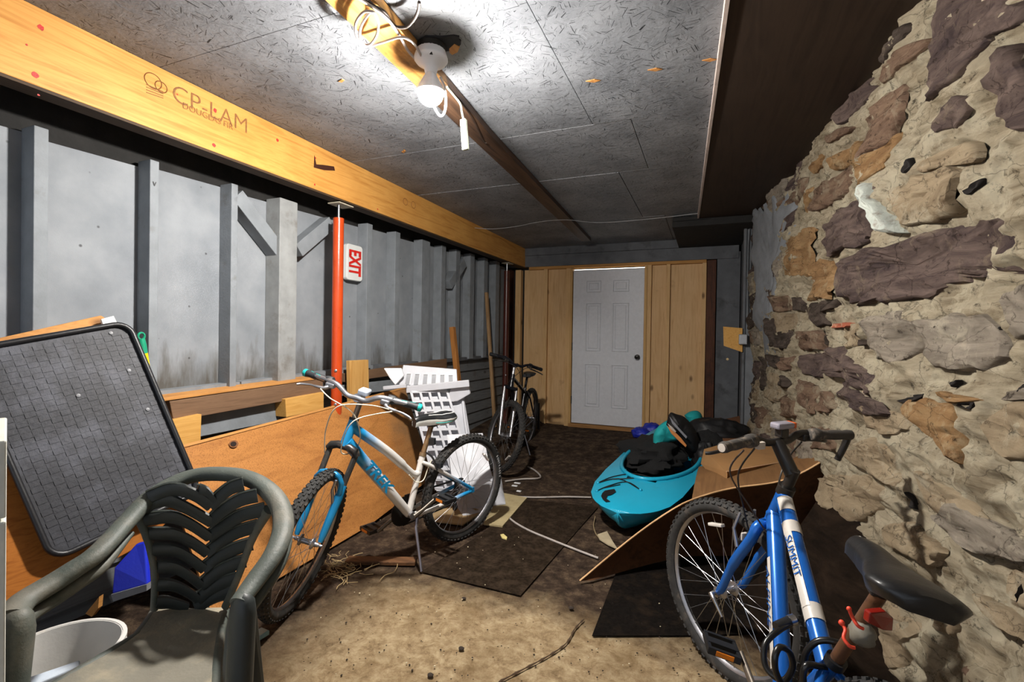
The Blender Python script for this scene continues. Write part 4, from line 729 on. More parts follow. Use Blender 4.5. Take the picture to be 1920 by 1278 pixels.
TG = pm('black_grip_rubber', '1d2024', 0.6, var=0.3); TQ = pm('turquoise_plastic', '1fa6a2', 0.4)
hb = bars(t, P, bcn, ALU, TG, ALU, 0.30, 0.035, 0.05, endcap=TQ)
for sd in (-1, 1):
    for q in range(3):
        a = bcn + V((-.05 + 0.008 * q, sd * (.27 - q * .02), .035 * .8 + .017)); MB().tube([P.s_(a), P.s_(a + V((.014, -sd * .022, .0)))], 0.0022, 5).build('grip_stripe', TQ, hb)
saddle(t, P, (0.285, 0.812), 0.285, pm('black_saddle_vinyl', '16181a', 0.4), pm('white_saddle_trim', 'd6d6d2', 0.4), tall=1.35)
MB().box(P.w(0.31, 0, 0.775), (0.05, 0.04, 0.025)).build('saddle_clamp', GUN, t, bevel=0.005)
crankset(t, P, bb, 0, math.radians(-32), GUN, pm('black_ring', '1c1a18', 0.5, 0.4), pm('scuffed_crank', '6d655c', 0.4, 0.7), pm('orange_reflector', 'd9791e', 0.3))
MB().tube([P.w(0.40, 0.035, 0.27), P.w(0.42, 0.05, 0.22), (at(790, 1071, 2, 0.008))], [0.011, 0.009, 0.007], 8).build('kickstand', pm('bare_metal_stand', '94909a', 0.35, 0.8), t, smooth=50)
MB().tube([P.w(q) for q in bez([V((0.30, .06, 0.52)), V((0.33, .04, .60)), V((0.36, -.02, .62)), V((0.31, -.05, .55)), V((0.30, -.055, .49))], 5)], 0.006, 6).build('rear_brake', BLACK, t, smooth=50)
MB().box(P.w(0.285, 0.05, 0.545), (0.05, 0.03, 0.03)).build('rear_brake_pad', BLACK, t, bevel=0.004)
for pth in ([(578, 745), (612, 752), (642, 770), (654, 800)], ): pass
lL = bcn + V((.02, .18, .0)); lR = bcn + V((.02, -.18, .0)); K = lambda *a: [P.s_(q) for q in bez(a, 8)]
MB().tube(K(lL, V((bcn.x + .10, .10, bcn.z + .02)), V((bcn.x + .13, -.03, bcn.z - .02)), V((bcn.x + .08, -.08, bcn.z - .16)), V((bcn.x + .03, -.08, bcn.z - .30))), 0.0028, 6).build('brake_cable', CREAMC, t, smooth=60)
MB().tube(K(lR, V((bcn.x + .11, -.08, bcn.z + .0)), V((bcn.x + .12, .04, bcn.z - .03)), V((bcn.x + .03, .07, bcn.z - .16)), V((bcn.x - .06, .04, bcn.z - .27))), 0.0028, 6).build('brake_cable', CREAMC, t, smooth=60)
MB().tube(K(lL + V((0, .02, 0)), V((bcn.x + .13, .06, bcn.z - .06)), V((bcn.x + .10, .02, bcn.z - .22)), V((bcn.x + .02, .02, bcn.z - .28)), V((bcn.x - .10, .02, bcn.z - .30))), 0.0028, 6).build('gear_cable', CREAMC, t, smooth=60)
MB().tube([P.w(q) for q in bez([V((.47, .022, .52)), V((.42, .026, .47)), V((.37, .028, .47)), V((.345, .03, .53)), V((.33, .04, .58))], 6)], 0.0028, 6).build('rear_cable', CREAMC, t, smooth=60)
dd = (V((bb[0], 0, bb[1])) - hbt).normalized(); o_ = hbt + dd * 0.155 + V((0, 0.0300, 0)); nup = V((-dd.z, 0, dd.x)); nup = nup if nup.z > 0 else -nup
# letters run down the tube with their tops towards the top tube
text('lettering', 'TREK', P.w(o_ - nup * 0.026), P.d(dd), P.d(nup), 0.076, pm('decal_blue', '1682b4', 0.35), dtm, 1.3, 0.03, 0.0015, 0.25)
text('tire_lettering', 'BONTRAGER', P.w(0.0, 0.0, 0), P.d((0, 0, 1)), P.d((1, 0, 0)), 0.001, PORC, t) if False else None
def tyre_text(body, tf, df, cx, R, a0, step, size, mt, side):
    for i, ch in enumerate(body):
        a = a0 + i * step; u = V((math.cos(a), 0, math.sin(a))); tv = V((math.sin(a), 0, -math.cos(a))) * (1 if step < 0 else -1)
        text('tire_letter', ch, tf(V((cx, side * 0.027, R)) + u * (R - 0.040)), df(tv), df(u), size, mt, t, 0.9, 0.02, 0.002)
tyre_text('BONTRAGER', lambda p: P.w(p), P.d, 0, 0.335, math.radians(148), math.radians(3.6), 0.021, PORC, 1)

# --- blue mountain bicycle by the stone wall
P = Pose(0.21307, 0.96918, 1.74417, 0.22711, 0.62997, 1.04865, 0.335, 0.814)
t = thing('bicycle', 'glossy royal blue mountain bicycle with black saddle leaning towards the stone wall', 'bicycle', P.w(0.5, 0, 0))
BBL = pm('royal_blue_enamel', '1d5fb4', 0.22, 0.35, var=0.06, bs=0, dirt='2b4668', ds=24, dl=0.68); bb = (0.46, 0.30)
seat_top = V((0.315, 0, 0.565))
MB().tube([P.w(P.htb), P.w(P.htt)], [0.024, 0.023], 18).build('head_tube', BBL, t, smooth=50)
hb1 = P.htb + P.ax * 0.03; ht1 = P.htt - P.ax * 0.02
dtm = MB().tube([P.w(hb1), P.w(bb[0], 0, bb[1])], [0.028, 0.024], 18).build('down_tube', BBL, t, smooth=50)
ttm = MB().tube([P.w(ht1), P.w(0.335, 0, 0.525)], [0.025, 0.022], 18).build('top_tube', BBL, t, smooth=50)
MB().tube([P.w(bb[0], 0, bb[1]), P.w(seat_top)], 0.019, 14).build('seat_tube', BBL, t, smooth=50)
MB().tube([P.w(seat_top), P.w(0.235, 0, 0.77)], 0.0145, 14).build('seatpost', pm('rusty_post', '6d4c36', 0.5, 0.5, dirt='2b1f18', ds=25), t, smooth=50)
MB().lathe([(0.022, 0), (0.022, 0.02)], P.w(seat_top - V((-.005, 0, .015))), P.d((-.33, 0, .94)), 16).build('seat_clamp', BLACK, t, smooth=50)
for sd in (-1, 1):
    MB().tube([P.w(q) for q in bez([V((0.325, sd * .012, 0.53)), V((0.25, sd * .045, 0.50)), V((0.012, sd * .063, 0.35))], 6)], 0.0105, 10).build('seat_stay', BBL, t, smooth=50)
    MB().tube([P.w(q) for q in bez([V((0.43, sd * .02, 0.30)), V((0.34, sd * .05, 0.30)), V((0.012, sd * .063, 0.33))], 6)], 0.0115, 10).build('chain_stay', BBL, t, smooth=50)
wheel(t, 'rear_wheel', P, lambda *a: P.w(*a), P.d, 0, RUB, ALU, STEEL)
wheel(t, 'front_wheel', P, lambda *a: P.s_(*a), P.sd, P.L, RUBD, ALU, STEEL, refl=1.25)
cr0 = P.htb - P.ax * 0.01; ax_l = V((P.L, 0, 0.335))
for sd in (-1, 1):
    MB().tube([P.s_(q) for q in bez([cr0 + V((0, 0, 0)), cr0 + V((0.01, sd * .045, -.012)), cr0 + V((0.02, sd * .062, -.06)), lerp(cr0, ax_l, .55) + V((0.0, sd * .062, 0)), ax_l + V((-.022, sd * .056, .03)), ax_l + V((0, sd * .055, .0))], 5)], [0.019] * 8 + [0.018] * 8 + [0.015] * 6 + [0.011] * 4, 14).build('fork_leg', BBL, t, smooth=50)
    MB().bar(P.s_(ax_l + V((0, sd * .058, .02))), P.s_(ax_l + V((0, sd * .058, -.015))), 0.022, 0.006, P.sd((0, 1, 0))).build('dropout', ALU, t)
    bk = lerp(cr0, ax_l, 0.36) + V((0.03, sd * .05, 0)); MB().tube([P.s_(bk), P.s_(bk + V((0.02, 0, .06))), P.s_(bk + V((0.01, -sd * .015, .12)))], [0.008, 0.006, 0.005], 8).build('brake_arm', ALU, t, smooth=50)
    MB().box(P.s_(bk + V((.012, -sd * .022, .01))), (0.05, 0.012, 0.012), Matrix((P.sd((1, 0, 0)), P.sd((0, 1, 0)), P.sd((0, 0, 1)))).transposed()).build('brake_pad', BLACK, t, bevel=0.002)
MB().tube([P.s_(ax_l + V((0, .06, 0))), P.s_(ax_l + V((0, .082, 0))), P.s_(ax_l + V((-.03, .086, -.02))), P.s_(ax_l + V((-.055, .08, -.055)))], [0.012, 0.011, 0.007, 0.006], 8).build('quick_release', STEEL, t, smooth=50)
MB().box(P.s_(lerp(cr0, ax_l, .28) + V((.05, 0, .0))), (0.012, 0.045, 0.03), Matrix((P.sd((1, 0, 0)), P.sd((0, 1, 0)), P.sd((0, 0, 1)))).transposed()).build('front_reflector', pm('clear_reflector', 'c9c2bb', 0.2), t, bevel=0.003)
BK = pm('satin_black', '1f1c1a', 0.4, var=0.3, dirt='5b4c3e', ds=30, dl=.6)
st0 = P.htt; st1 = P.htt + P.ax * 0.085; bcn = V((P.htt.x + 0.045, 0, P.htt.z + .155))
MB().tube([P.w(st0 - P.ax * .012), P.w(st0 + P.ax * .018)], 0.027, 16).build('headset', BK, t, smooth=50)
MB().tube([P.s_(st0), P.s_(st1)], [0.018, 0.018], 12).build('stem', BK, t, smooth=50)
MB().tube([P.s_(st1 - P.ax * 0.02), P.s_(bcn)], [0.023, 0.022], 12).build('stem_clamp', BK, t, smooth=50)
hb = bars(t, P, bcn, BK, pm('dusty_grip_rubber', '3b3733', 0.8, dirt='8a7b6a', ds=30), BK, 0.29, 0.02, 0.05, barend=True)
ge = bcn + V((-.05, -.29, .016)); MB().tube([P.s_(ge), P.s_(ge + V((0.012, -.012, -.01))), P.s_(ge + V((.02, -.006, -.05))), P.s_(ge + V((.035, 0.0, -.10)))], [0.014, 0.013, 0.012, 0.011], 10).build('bar_end', BK, hb, smooth=50)
gl = bcn + V((-.05, .29, .016)); MB().lathe([(0.0, -.0075), (0.013, -.0072), (0.0135, 0.0)], P.s_(gl), P.sd((.17, -1, 0)), 16).build('end_plug', pm('pale_plug', 'b5aca3', 0.5), hb, smooth=50)
MM = Matrix((P.sd((1, 0, 0)), P.sd((0, 1, 0)), P.sd((0, 0, 1)))).transposed()
rf = MB().box(P.s_(bcn + V((0.0, -.02, .055))), (0.04, 0.075, 0.022), MM).build('bar_light', pm('grey_light_lens', '85828c', 0.25), t, bevel=0.007)
MB().box(P.s_(bcn + V((0.0, -.062, .055))), (0.036, 0.014, 0.02), MM).build('orange_lens', pm('orange_lens', 'c75a26', 0.3), rf, bevel=0.004)
MB().box(P.s_(bcn + V((0.0, -.02, .03))), (0.03, 0.035, 0.03), MM).build('light_bracket', BK, rf, bevel=0.004)
wh = pm('pale_plastic_fitting', 'b8aea2', 0.5)
MB().box(P.s_(bcn + V((-.02, .10, .0))), (0.02, 0.03, 0.025), MM).build('cable_stop', wh, t, bevel=0.004)
K = lambda *a: [P.s_(q) for q in bez(a, 8)]
MB().tube(K(bcn + V((-.02, .17, -.01)), bcn + V((.03, .17, -.10)), bcn + V((.0, .10, -.22)), bcn + V((-.05, .04, -.33))), 0.003, 6).build('brake_cable', DKC, t, smooth=60)
MB().tube(K(bcn + V((-.01, .11, -.01)), bcn + V((.05, .11, -.12)), bcn + V((.06, .06, -.26)), bcn + V((.05, .03, -.36))), 0.003, 6).build('gear_cable', GUN, t, smooth=60)
MB().tube(K(bcn + V((0, -.12, -.01)), bcn + V((.01, -.08, -.06)), bcn + V((-.0, -.03, -.12)), bcn + V((.0, -.02, -.2))), 0.003, 6).build('gear_cable', GUN, t, smooth=60)
sdl = saddle(t, P, (0.215, 0.825), 0.29, pm('black_saddle_leatherette', '1b1b1c', 0.35, dirt='3c3833', ds=8, dl=0.66), None, width=0.084, tall=1.3)
bdg = [P.w(0.215 + 0.29 * (0.55 - u), y, 0.8455 + dz) for u, y, dz in ((.07, .006, 0), (.07, -.006, 0), (.16, -.006, .001), (.16, .006, .001))]
bg = MB().prism(bdg, P.up, 0.0015).build('badge', SILVERD, sdl)
for k in range(4): MB().bar(lerp(bdg[0], bdg[3], .18 + k * .2) + P.up * .0022 - P.l * .002, lerp(bdg[1], bdg[2], .24 + k * .2) + P.up * .0022 + P.l * .002, 0.002, 0.0008, P.up).build('badge_mark', BLACK, sdl)
MB().box(P.w(0.235, 0, 0.785), (0.05, 0.045, 0.03)).build('saddle_clamp', GUN, t, bevel=0.005)
nz = P.w(0.215 + 0.29 * 0.50, -0.006, 0.825 + 0.031)
text('saddle_badge', 'XLITE', P.w(0.355, 0.012, 0.862), P.d((-1, 0, 0)), P.d((0, 1, 0)) * -1, 0.022, SILVERD, sdl, 0.7, 0.04, 0.001) if False else None
crankset(t, P, bb, 0, math.radians(192), GUN, pm('black_ring', '1c1a18', 0.5, 0.4), pm('scuffed_crank', '6d655c', 0.4, 0.7), pm('orange_reflector', 'd9791e', 0.3))
# decals: silver panels and lettering on the left side of the tubes
def band(name, a, b, u0, u1, r, ang0, ang1, mt, par):
    d = (b - a); dn = d.normalized(); side = V((0, 1, 0)); up = side.cross(dn); up = up if up.z > 0 else -up
    MB().grid(lambda u, v: P.w(a + d * (u0 + (u1 - u0) * u) + (side * math.cos(ang0 + (ang1 - ang0) * v) + up * math.sin(ang0 + (ang1 - ang0) * v)) * (r + 0.0008)), 6, 8).build(name, mt, par, smooth=60)
ta, tb = ht1, V((0.335, 0, 0.525)); da, db = hb1, V((bb[0], 0, bb[1]))
band('decal', ta, tb, 0.05, 0.15, 0.0255, 0.2, 2.2, SILVERD, ttm); band('decal', ta, tb, 0.23, 0.31, 0.0252, -0.2, 2.6, SILVERD, ttm); band('decal', ta, tb, 0.72, 0.80, 0.0238, -0.3, 2.3, SILVERD, ttm)
band('decal', ta, tb, 0.31, 0.74, 0.0248, -0.1, 0.95, SILVERD, ttm); band('decal', da, db, 0.28, 0.82, 0.0275, -0.5, 0.42, SILVERD, dtm)
dn = (tb - ta).normalized(); sdv = V((0, math.cos(.45), 0)); upv = V((0, 1, 0)).cross(dn); upv = upv if upv.z > 0 else -upv; nrm = (V((0, 1, 0)) * math.cos(.45) + upv * math.sin(.45)).normalized(); ydir = dn.cross(nrm) * -1
ydir = nrm.cross(dn)
text('lettering', 'SUMMIT', P.w(ta + (tb - ta) * 0.335 + nrm * 0.0262 - ydir * 0.010), P.d(dn), P.d(ydir), 0.030, BBL, ttm, 1.35, 0.0, 0.0015)
dn = (db - da).normalized(); upv = V((0, 1, 0)).cross(dn); upv = upv if upv.z > 0 else -upv; nrm = V((0, 1, 0)); ydir = nrm.cross(dn)
text('lettering', 'ALPINE', P.w(da + (db - da) * 0.32 + nrm * 0.0290 - ydir * 0.010), P.d(dn), P.d(ydir), 0.028, BBL, dtm, 2.0, 0.0, 0.0015, 0.4)
# coiled cable lock on the frame
cl_ = thing('cable_lock', 'black coiled cable lock with silver key barrel looped around the blue bicycle frame', 'lock', P.w(0.42, 0.05, 0.42))
LK = pm('black_vinyl_cable', '151413', 0.3, var=0.2)
dpl = lambda x, y, d_: dp(x, y, d_)
lp = [(1495, 1163, 1.27), (1462, 1180, 1.24), (1436, 1205, 1.22), (1433, 1240, 1.2), (1445, 1262, 1.18), (1470, 1275, 1.16), (1486, 1250, 1.15), (1480, 1222, 1.15), (1462, 1213, 1.14), (1453, 1232, 1.13), (1456, 1262, 1.13), (1474, 1290, 1.13), (1500, 1290, 1.13), (1506, 1250, 1.14), (1512, 1222, 1.14), (1530, 1203, 1.13), (1552, 1200, 1.12), (1575, 1206, 1.11)]
MB().tube(bez([dpl(*q) for q in lp], 8), 0.0075, 10).build('cable', LK, cl_, smooth=60)
lp = [(1508, 1290, 1.10), (1506, 1262, 1.10), (1515, 1246, 1.10), (1545, 1250, 1.11), (1575, 1252, 1.12)]
MB().tube(bez([dpl(*q) for q in lp], 8), 0.0075, 10).build('cable', LK, cl_, smooth=60)
MB().tube([dpl(1455, 1175, 1.25), dpl(1482, 1163, 1.265)], 0.013, 12).build('lock_barrel', BLACK, cl_, smooth=50); MB().tube([dpl(1480, 1164, 1.263), dpl(1490, 1161, 1.265)], 0.014, 12).build('lock_cap', STEEL, cl_, smooth=50)
oc = pm('orange_red_cord', 'd9432a', 0.5)
tag(MB().tube(bez([dpl(1592, 1141, 0.98), dpl(1598, 1156, 0.98), dpl(1608, 1172, 0.97), dpl(1618, 1178, 0.97)], 6), 0.0035, 8).tube(bez([dpl(1578, 1168, 1.0), dpl(1585, 1180, 0.99), dpl(1582, 1195, 0.98), dpl(1592, 1210, 0.97), dpl(1602, 1214, 0.97)], 6), 0.0035, 8).ball(dpl(1578, 1167, 1.0), 0.006, 8, 6).ball(dpl(1592, 1141, .98), 0.005, 8, 6).build('orange_cord', oc, smooth=60), 'knotted orange-red cord tied below the black saddle', 'cord')
rr0 = dpl(1652, 1165, 0.93)
rt = MB().prism([dpl(1631, 1148, .93), dpl(1662, 1146, .93), dpl(1676, 1158, .95), dpl(1674, 1184, .95), dpl(1658, 1182, .93), dpl(1628, 1168, .93)], _fw, 0.016).build('rear_reflector', pm('red_reflector', '7a1a12', 0.25), t, bevel=0.003)

# --- black bicycle by the end wall
P = Pose(-1.8988, 5.1333, 4.8177, -0.0607, 0.7569, 1.05, 0.335, 0.90)
P.o.z = 0.03
t = thing('bicycle', 'black bicycle with silver fork standing beside the dark far post and pine end wall', 'bicycle', P.w(0.5, 0, 0))
KB = pm('gloss_black_enamel', '16161c', 0.25, 0.1, bs=0); CHR = pm('silver_fork', 'b5b5b8', 0.28, 0.8)
bb = (0.43, 0.29); seat_top = V((0.29, 0, 0.70))
MB().tube([P.w(P.htb), P.w(P.htt)], 0.022, 14).build('head_tube', KB, t, smooth=50)
MB().tube([P.w(P.htb + P.ax * .02), P.w(bb[0], 0, bb[1])], 0.022, 12).build('down_tube', KB, t, smooth=50); MB().tube([P.w(P.htt - P.ax * .03), P.w(0.30, 0, .66)], 0.018, 12).build('top_tube', KB, t, smooth=50)
MB().tube([P.w(bb[0], 0, bb[1]), P.w(seat_top)], 0.017, 12).build('seat_tube', KB, t, smooth=50); MB().tube([P.w(seat_top), P.w(0.24, 0, .82)], 0.0135, 10).build('seatpost', KB, t, smooth=50)
for sd in (-1, 1):
    MB().tube([P.w(.30, sd * .02, .67), P.w(.22, sd * .045, .59), P.w(0.012, sd * .06, .35)], 0.009, 8).build('seat_stay', KB, t, smooth=50); MB().tube([P.w(.40, sd * .02, .29), P.w(.33, sd * .045, .29), P.w(0.012, sd * .06, .33)], 0.010, 8).build('chain_stay', KB, t, smooth=50)
wheel(t, 'rear_wheel', P, lambda *a: P.w(*a), P.d, 0, RUB, ALU, STEEL); wheel(t, 'front_wheel', P, lambda *a: P.s_(*a), P.sd, P.L, RUBD, ALU, STEEL, refl=5.6)
cr0 = P.htb - P.ax * 0.01; ax_l = V((P.L, 0, 0.335))
MB().tube([P.s_(cr0 + V((0, y, 0))) for y in (-.07, -.03, .03, .07)], 0.019, 10).build('fork_crown', KB, t, smooth=50)
for sd in (-1, 1):
    MB().tube([P.s_(cr0 + V((0, sd * .066, 0))), P.s_(lerp(cr0, ax_l, .4) + V((0, sd * .066, 0))), P.s_(ax_l + V((0, sd * .058, 0)))], [0.012, 0.016, 0.012], 12).build('fork_leg', CHR, t, smooth=50)
    bk = lerp(cr0, ax_l, 0.40) + V((0.03, sd * .04, 0)); MB().tube([P.s_(bk), P.s_(bk + V((0.01, 0, .10)))], 0.006, 6).build('brake_arm', GUN, t)
bcn = V((P.htt.x + 0.03, 0, P.htt.z + .10)); MB().tube([P.s_(P.htt), P.s_(P.htt + P.ax * .09)], 0.015, 10).build('stem', CHR, t, smooth=50); MB().tube([P.s_(P.htt + P.ax * .085), P.s_(bcn)], 0.018, 10).build('stem_clamp', KB, t, smooth=50)
bars(t, P, bcn, KB, BLACK, GUN, 0.29, 0.03, 0.04)
saddle(t, P, (0.21, 0.85), 0.27, BLACK); MB().box(P.w(.235, 0, .825), (.05, .04, .025)).build('saddle_clamp', GUN, t, bevel=.004)
crankset(t, P, bb, 0, math.radians(190), GUN, GUN, GUN, pm('orange_reflector', 'd9791e', 0.3))
MB().tube([P.w(.40, .04, .27), P.w(.42, .14, .02)], .008, 8).build('kickstand', ALU, t)
K = lambda *a: [P.s_(q) for q in bez(a, 6)]
MB().tube(K(bcn + V((.02, -.15, 0)), bcn + V((.1, -.05, -.02)), bcn + V((.08, .04, -.12)), bcn + V((.02, .05, -.25))), 0.0028, 5).tube(K(bcn + V((.02, .15, 0)), bcn + V((.09, .05, .0)), bcn + V((.08, -.04, -.12)), bcn + V((-.02, -.05, -.25))), 0.0028, 5).build('cables', BLACK, t)

# ------------------------------------------------------------------ left side: boards, tray, plywood
# pallet-like frame of rough boards along the wall
pl = thing('pallet', 'rough timber pallet with orange-edged top rail leaning behind the orange plywood', 'frame', (-2.42, 2.2, 0.0))
RX = -2.44
def rail(name, pts, depth, mt, par, bev=0.002):   # front face outline in pixels on plane x=RX, extruded back
    P4 = [at(x, y, 0, depth[0]) for x, y in pts]; return MB().prism(P4, (-1, 0, 0), depth[1]).build(name, mt, par, bevel=bev)
a, b_2, c_, d_ = at(312, 776, 0, RX), at(606, 715, 0, RX), at(606, 741, 0, RX), at(330, 782, 0, RX)
z0a, z1a = at(320, 752, 0, RX).z, at(606, 710, 0, RX).z
ya, yb = at(318, 750, 0, RX).y, at(606, 710, 0, RX).y
MB().prism([(RX, ya, z0a), (RX, yb, z1a), (RX, yb, z1a - 0.105), (RX, ya + 0.02, z0a - 0.10)], (-1, 0, 0), 0.085).build('front_rail', BROWNB, pl, bevel=0.003)
MB().prism([(RX, ya - 0.06, z0a + 0.003), (RX, yb, z1a + 0.003), (RX - 0.10, yb, z1a + 0.010), (RX - 0.10, ya - 0.08, z0a + 0.010)], (0, 0, 1), 0.014).build('top_board', PINEY, pl, bevel=0.002)
rail('block', [(320, 788), (378, 776), (376, 836), (340, 846)], (RX + 0.03, 0.09), YELW, pl); rail('block', [(535, 748), (607, 735), (607, 766), (537, 782)], (RX + 0.03, 0.09), YELW, pl)
rail('grey_slat', [(376, 778), (536, 750), (536, 786), (376, 818)], (RX - 0.06, 0.02), GREYW, pl)
ya2, yb2 = at(648, 700, 0, RX - 0.04).y, at(840, 690, 0, RX - 0.04).y
rail('rear_board', [(646, 700), (838, 672), (838, 690), (646, 716)], (RX - 0.05, 0.03), BROWNB, pl); rail('rear_board', [(640, 722), (800, 705), (800, 724), (640, 742)], (RX - 0.07, 0.02), GREYW, pl)
tag(MB().prism([at(656, 676, 0, RX + .03), at(691, 674, 0, RX + .03), at(693, 775, 0, RX + .03), at(658, 778, 0, RX + .03)], (-1, 0, 0), 0.035).build('pine_offcut', wood('fresh_pine_offcut', 'cfa261', 'b4803f', 2, 1.0), bevel=0.003), 'short upright pale pine board just right of the orange-red post', 'board')
# large sheet of orange plywood
PLYO = None
m, nt, b = newmat('orange_plywood_face'); v = coords(nt); g = noise(nt, coords(nt, (4, 1.2, 6)), 2.4, 7, 0.6, 0.6)
col = ramp(nt, g, [(0.3, hexc('9a6433')), (0.55, hexc('b67c42')), (0.78, hexc('a26b38'))]); col = mixc(nt, ramp(nt, noise(nt, v, 160, 2), [(0.35, (0.5, 0.5, 0.5, 1)), (0.5, (0, 0, 0, 1))]), col, hexc('6d3f1b'))
sp = N(nt, 'ShaderNodeSeparateXYZ'); tc = N(nt, 'ShaderNodeTexCoord'); nt.links.new(tc.outputs['Object'], sp.inputs[0]); ad = N(nt, 'ShaderNodeMath', op='MULTIPLY_ADD')
nt.links.new(noise(nt, v, 3.2, 6, 0.6), ad.inputs[0]); ad.inputs[1].default_value = 1.1; nt.links.new(sp.outputs[1], ad.inputs[2]); mr = N(nt, 'ShaderNodeMapRange'); nt.links.new(ad.outputs[0], mr.inputs[0])
mr.inputs[1].default_value = 1.15; mr.inputs[2].default_value = 1.5; mr.inputs[4].default_value = 0.55
nt.links.new(mixc(nt, mr.outputs[0], col, hexc('6f5f4a')), b.inputs['Base Color']); b.inputs['Roughness'].default_value = 0.6; b.inputs['Specular IOR Level'].default_value = 0.3; bump(nt, b, g, 0.12, 0.002); PLYO = m
TLp, TRp, BRp = at(345, 832, 0, -2.36), at(759, 725, 0, -2.36), at(792, 917, 2, 0.012); BLp = at(330, 1215, 2, 0.012); BMp = at(690, 987, 2, 0.012)
TLp = at(300, 845, 0, -2.36)
BLp = V((-2.02, TLp.y + 0.02, 0.012)); BRp = V((-2.11, TRp.y + 0.05, 0.10)) 
nn = (TRp - TLp).cross(BLp - TLp).normalized(); nn = nn if nn.x < 0 else -nn
shp = [TLp, TRp, BRp, at(692, 985, 2, 0.012), BLp]
ply = tag(MB().prism(shp, nn, 0.014).build('plywood_sheet', PLYO, bevel=0.001, org=(TLp.x, (TLp.y + TRp.y) / 2, 0)), 'large orange plywood sheet with a knot hole leaning behind the white and blue bicycle', 'plywood sheet')
kh = at(438, 832, 0, -2.32); o0 = V((0, 0, H)); dkh = ray(438, 832); kh = o0 + dkh * ((TLp - o0).dot(nn) / dkh.dot(nn)); eu = (TRp - TLp).normalized(); ev = nn.cross(eu)
MB().prism([kh - nn * 0.002 + eu * 0.026 * math.cos(t_) + ev * 0.02 * math.sin(t_) for t_ in np.linspace(0, 2 * math.pi, 16, endpoint=False)], nn, 0.002).build('knot_rim', pm('knot_brown', '7a4a22', 0.6), ply)
MB().prism([kh - nn * 0.004 + eu * (0.017 * math.cos(t_) - .003) + ev * 0.013 * math.sin(t_) for t_ in np.linspace(0, 2 * math.pi, 14, endpoint=False)], nn, 0.002).build('knot_hole', pm('knot_dark', '21130b', 0.9), ply)
MB().prism([TLp - nn * 0.003 - ev * 0, TRp - nn * 0.003, TRp - nn * 0.003 + (BRp - TRp).normalized() * 0.014, TLp - nn * 0.003 + (BLp - TLp).normalized() * 0.014], -nn, 0.002).build('lit_edge', PINEY, ply)
# grained table top and black tray leaning together against the studs
def plane_pt(x, y, p0, n):
    o = V((0, 0, H)); d = ray(x, y); return o + d * ((V(p0) - o).dot(n) / d.dot(n))
tn = V((0.93, -0.22, 0.30)).normalized(); tp = at(235, 608, 0, -2.36)
tp2 = tp - tn * 0.05
tt = thing('table_top', 'thick orange-grained timber table top leaning behind the black tray', 'table top', plane_pt(150, 1090, tp2, tn) * 1.0)
gr = wood('grained_orange_oak', 'a8672a', '7f4718', 1, 1.3, knots=False, rough=0.45)
ttp = [plane_pt(x, y, tp2, tn) for x, y in ((-260, 725), (200, 608), (372, 912), (283, 1012), (120, 1100), (-60, 1195))]
MB().prism(ttp, -tn, 0.03).build('top_panel', gr, tt, bevel=0.003)
MB().prism([plane_pt(x, y, tp2, tn) - tn * 0.004 for x, y in ((-260, 722), (-260, 690), (190, 590), (206, 600), (206, 610), (196, 614))], -tn, 0.06).build('edge_rail', PINEY, tt, bevel=0.004)
tag(MB().prism([plane_pt(x, y, tp - tn * .01, tn) for x, y in ((190, 598), (213, 592), (219, 604), (195, 611))], -tn, 0.02).build('white_block', pm('white_foam_block', 'dcdcd8', 0.6, var=0.03)), 'small white block on the top corner behind the black tray', 'block')
tr = thing('black_tray', 'large black plastic tray with embossed weave leaning on its side at left', 'tray', plane_pt(200, 1020, tp, tn))
TRc, BRc = plane_pt(243, 600, tp, tn), plane_pt(372, 905, tp, tn); BLc = plane_pt(113, 1048, tp, tn)
er = (BRc - TRc).normalized(); eb = er.cross(tn).normalized(); eb = eb if eb.dot(plane_pt(0, 668, tp, tn) - TRc) > 0 else -eb
Wd = (BLc - TRc).dot(eb) ; Hd = (BLc - TRc).dot(er)
# width runs from the right edge to the left edge
el = plane_pt(17, 878, tp, tn); Wd = (el - TRc).dot(eb); el2 = BLc; Wd = max(Wd, (el2 - TRc).dot(eb)); Hd = max((BLc - TRc).dot(er), 0.55)
TRY = pm('dusty_black_tray', '2f3036', 0.6, var=0.25, vs_=5, bs=0.35, bsc=60, dirt='50525b', ds=5, dl=0.5)
def tpt(u, w_, z=0): return TRc + eb * (u * Wd) + er * (w_ * Hd) + tn * z
def rr_(inset, z, r=0.06, k=6):
    out = []
    for (cu, cw, a0_) in ((1, 0, 0), (0, 0, 1), (0, 1, 2), (1, 1, 3)):
        cxu = (Wd - inset - r) if cu else inset + r; cyw = (Hd - inset - r) if cw else inset + r
        for q in range(k + 1):
            an = {0: math.pi * 1.5 + 0, 1: math.pi, 2: math.pi * .5, 3: 0}[a0_]
            a = {0: -math.pi / 2, 1: -math.pi, 2: math.pi / 2, 3: 0}[a0_] + (math.pi / 2) * q / k * (1 if True else 1)
            out.append((a, cu, cw, TRc + eb * (cxu + r * math.cos(a)) + er * (cyw + r * math.sin(a)) + tn * z))
    order = []
    for key in ((1, 1), (0, 1), (0, 0), (1, 0)): order += [p for a, cu, cw, p in sorted([o for o in out if (o[1], o[2]) == key], key=lambda o: o[0])]
    return order
pan = MB().prism(rr_(0.005, -0.02), tn, 0.012).build('tray_base', TRY, tr)
MB().tube(rr_(0.008, 0.0, 0.055), 0.011, 8, True).build('rolled_rim', pm('black_rim', '1c1c1f', 0.4), tr, smooth=60)
wv = MB(); nu_, nw_ = 15, 34
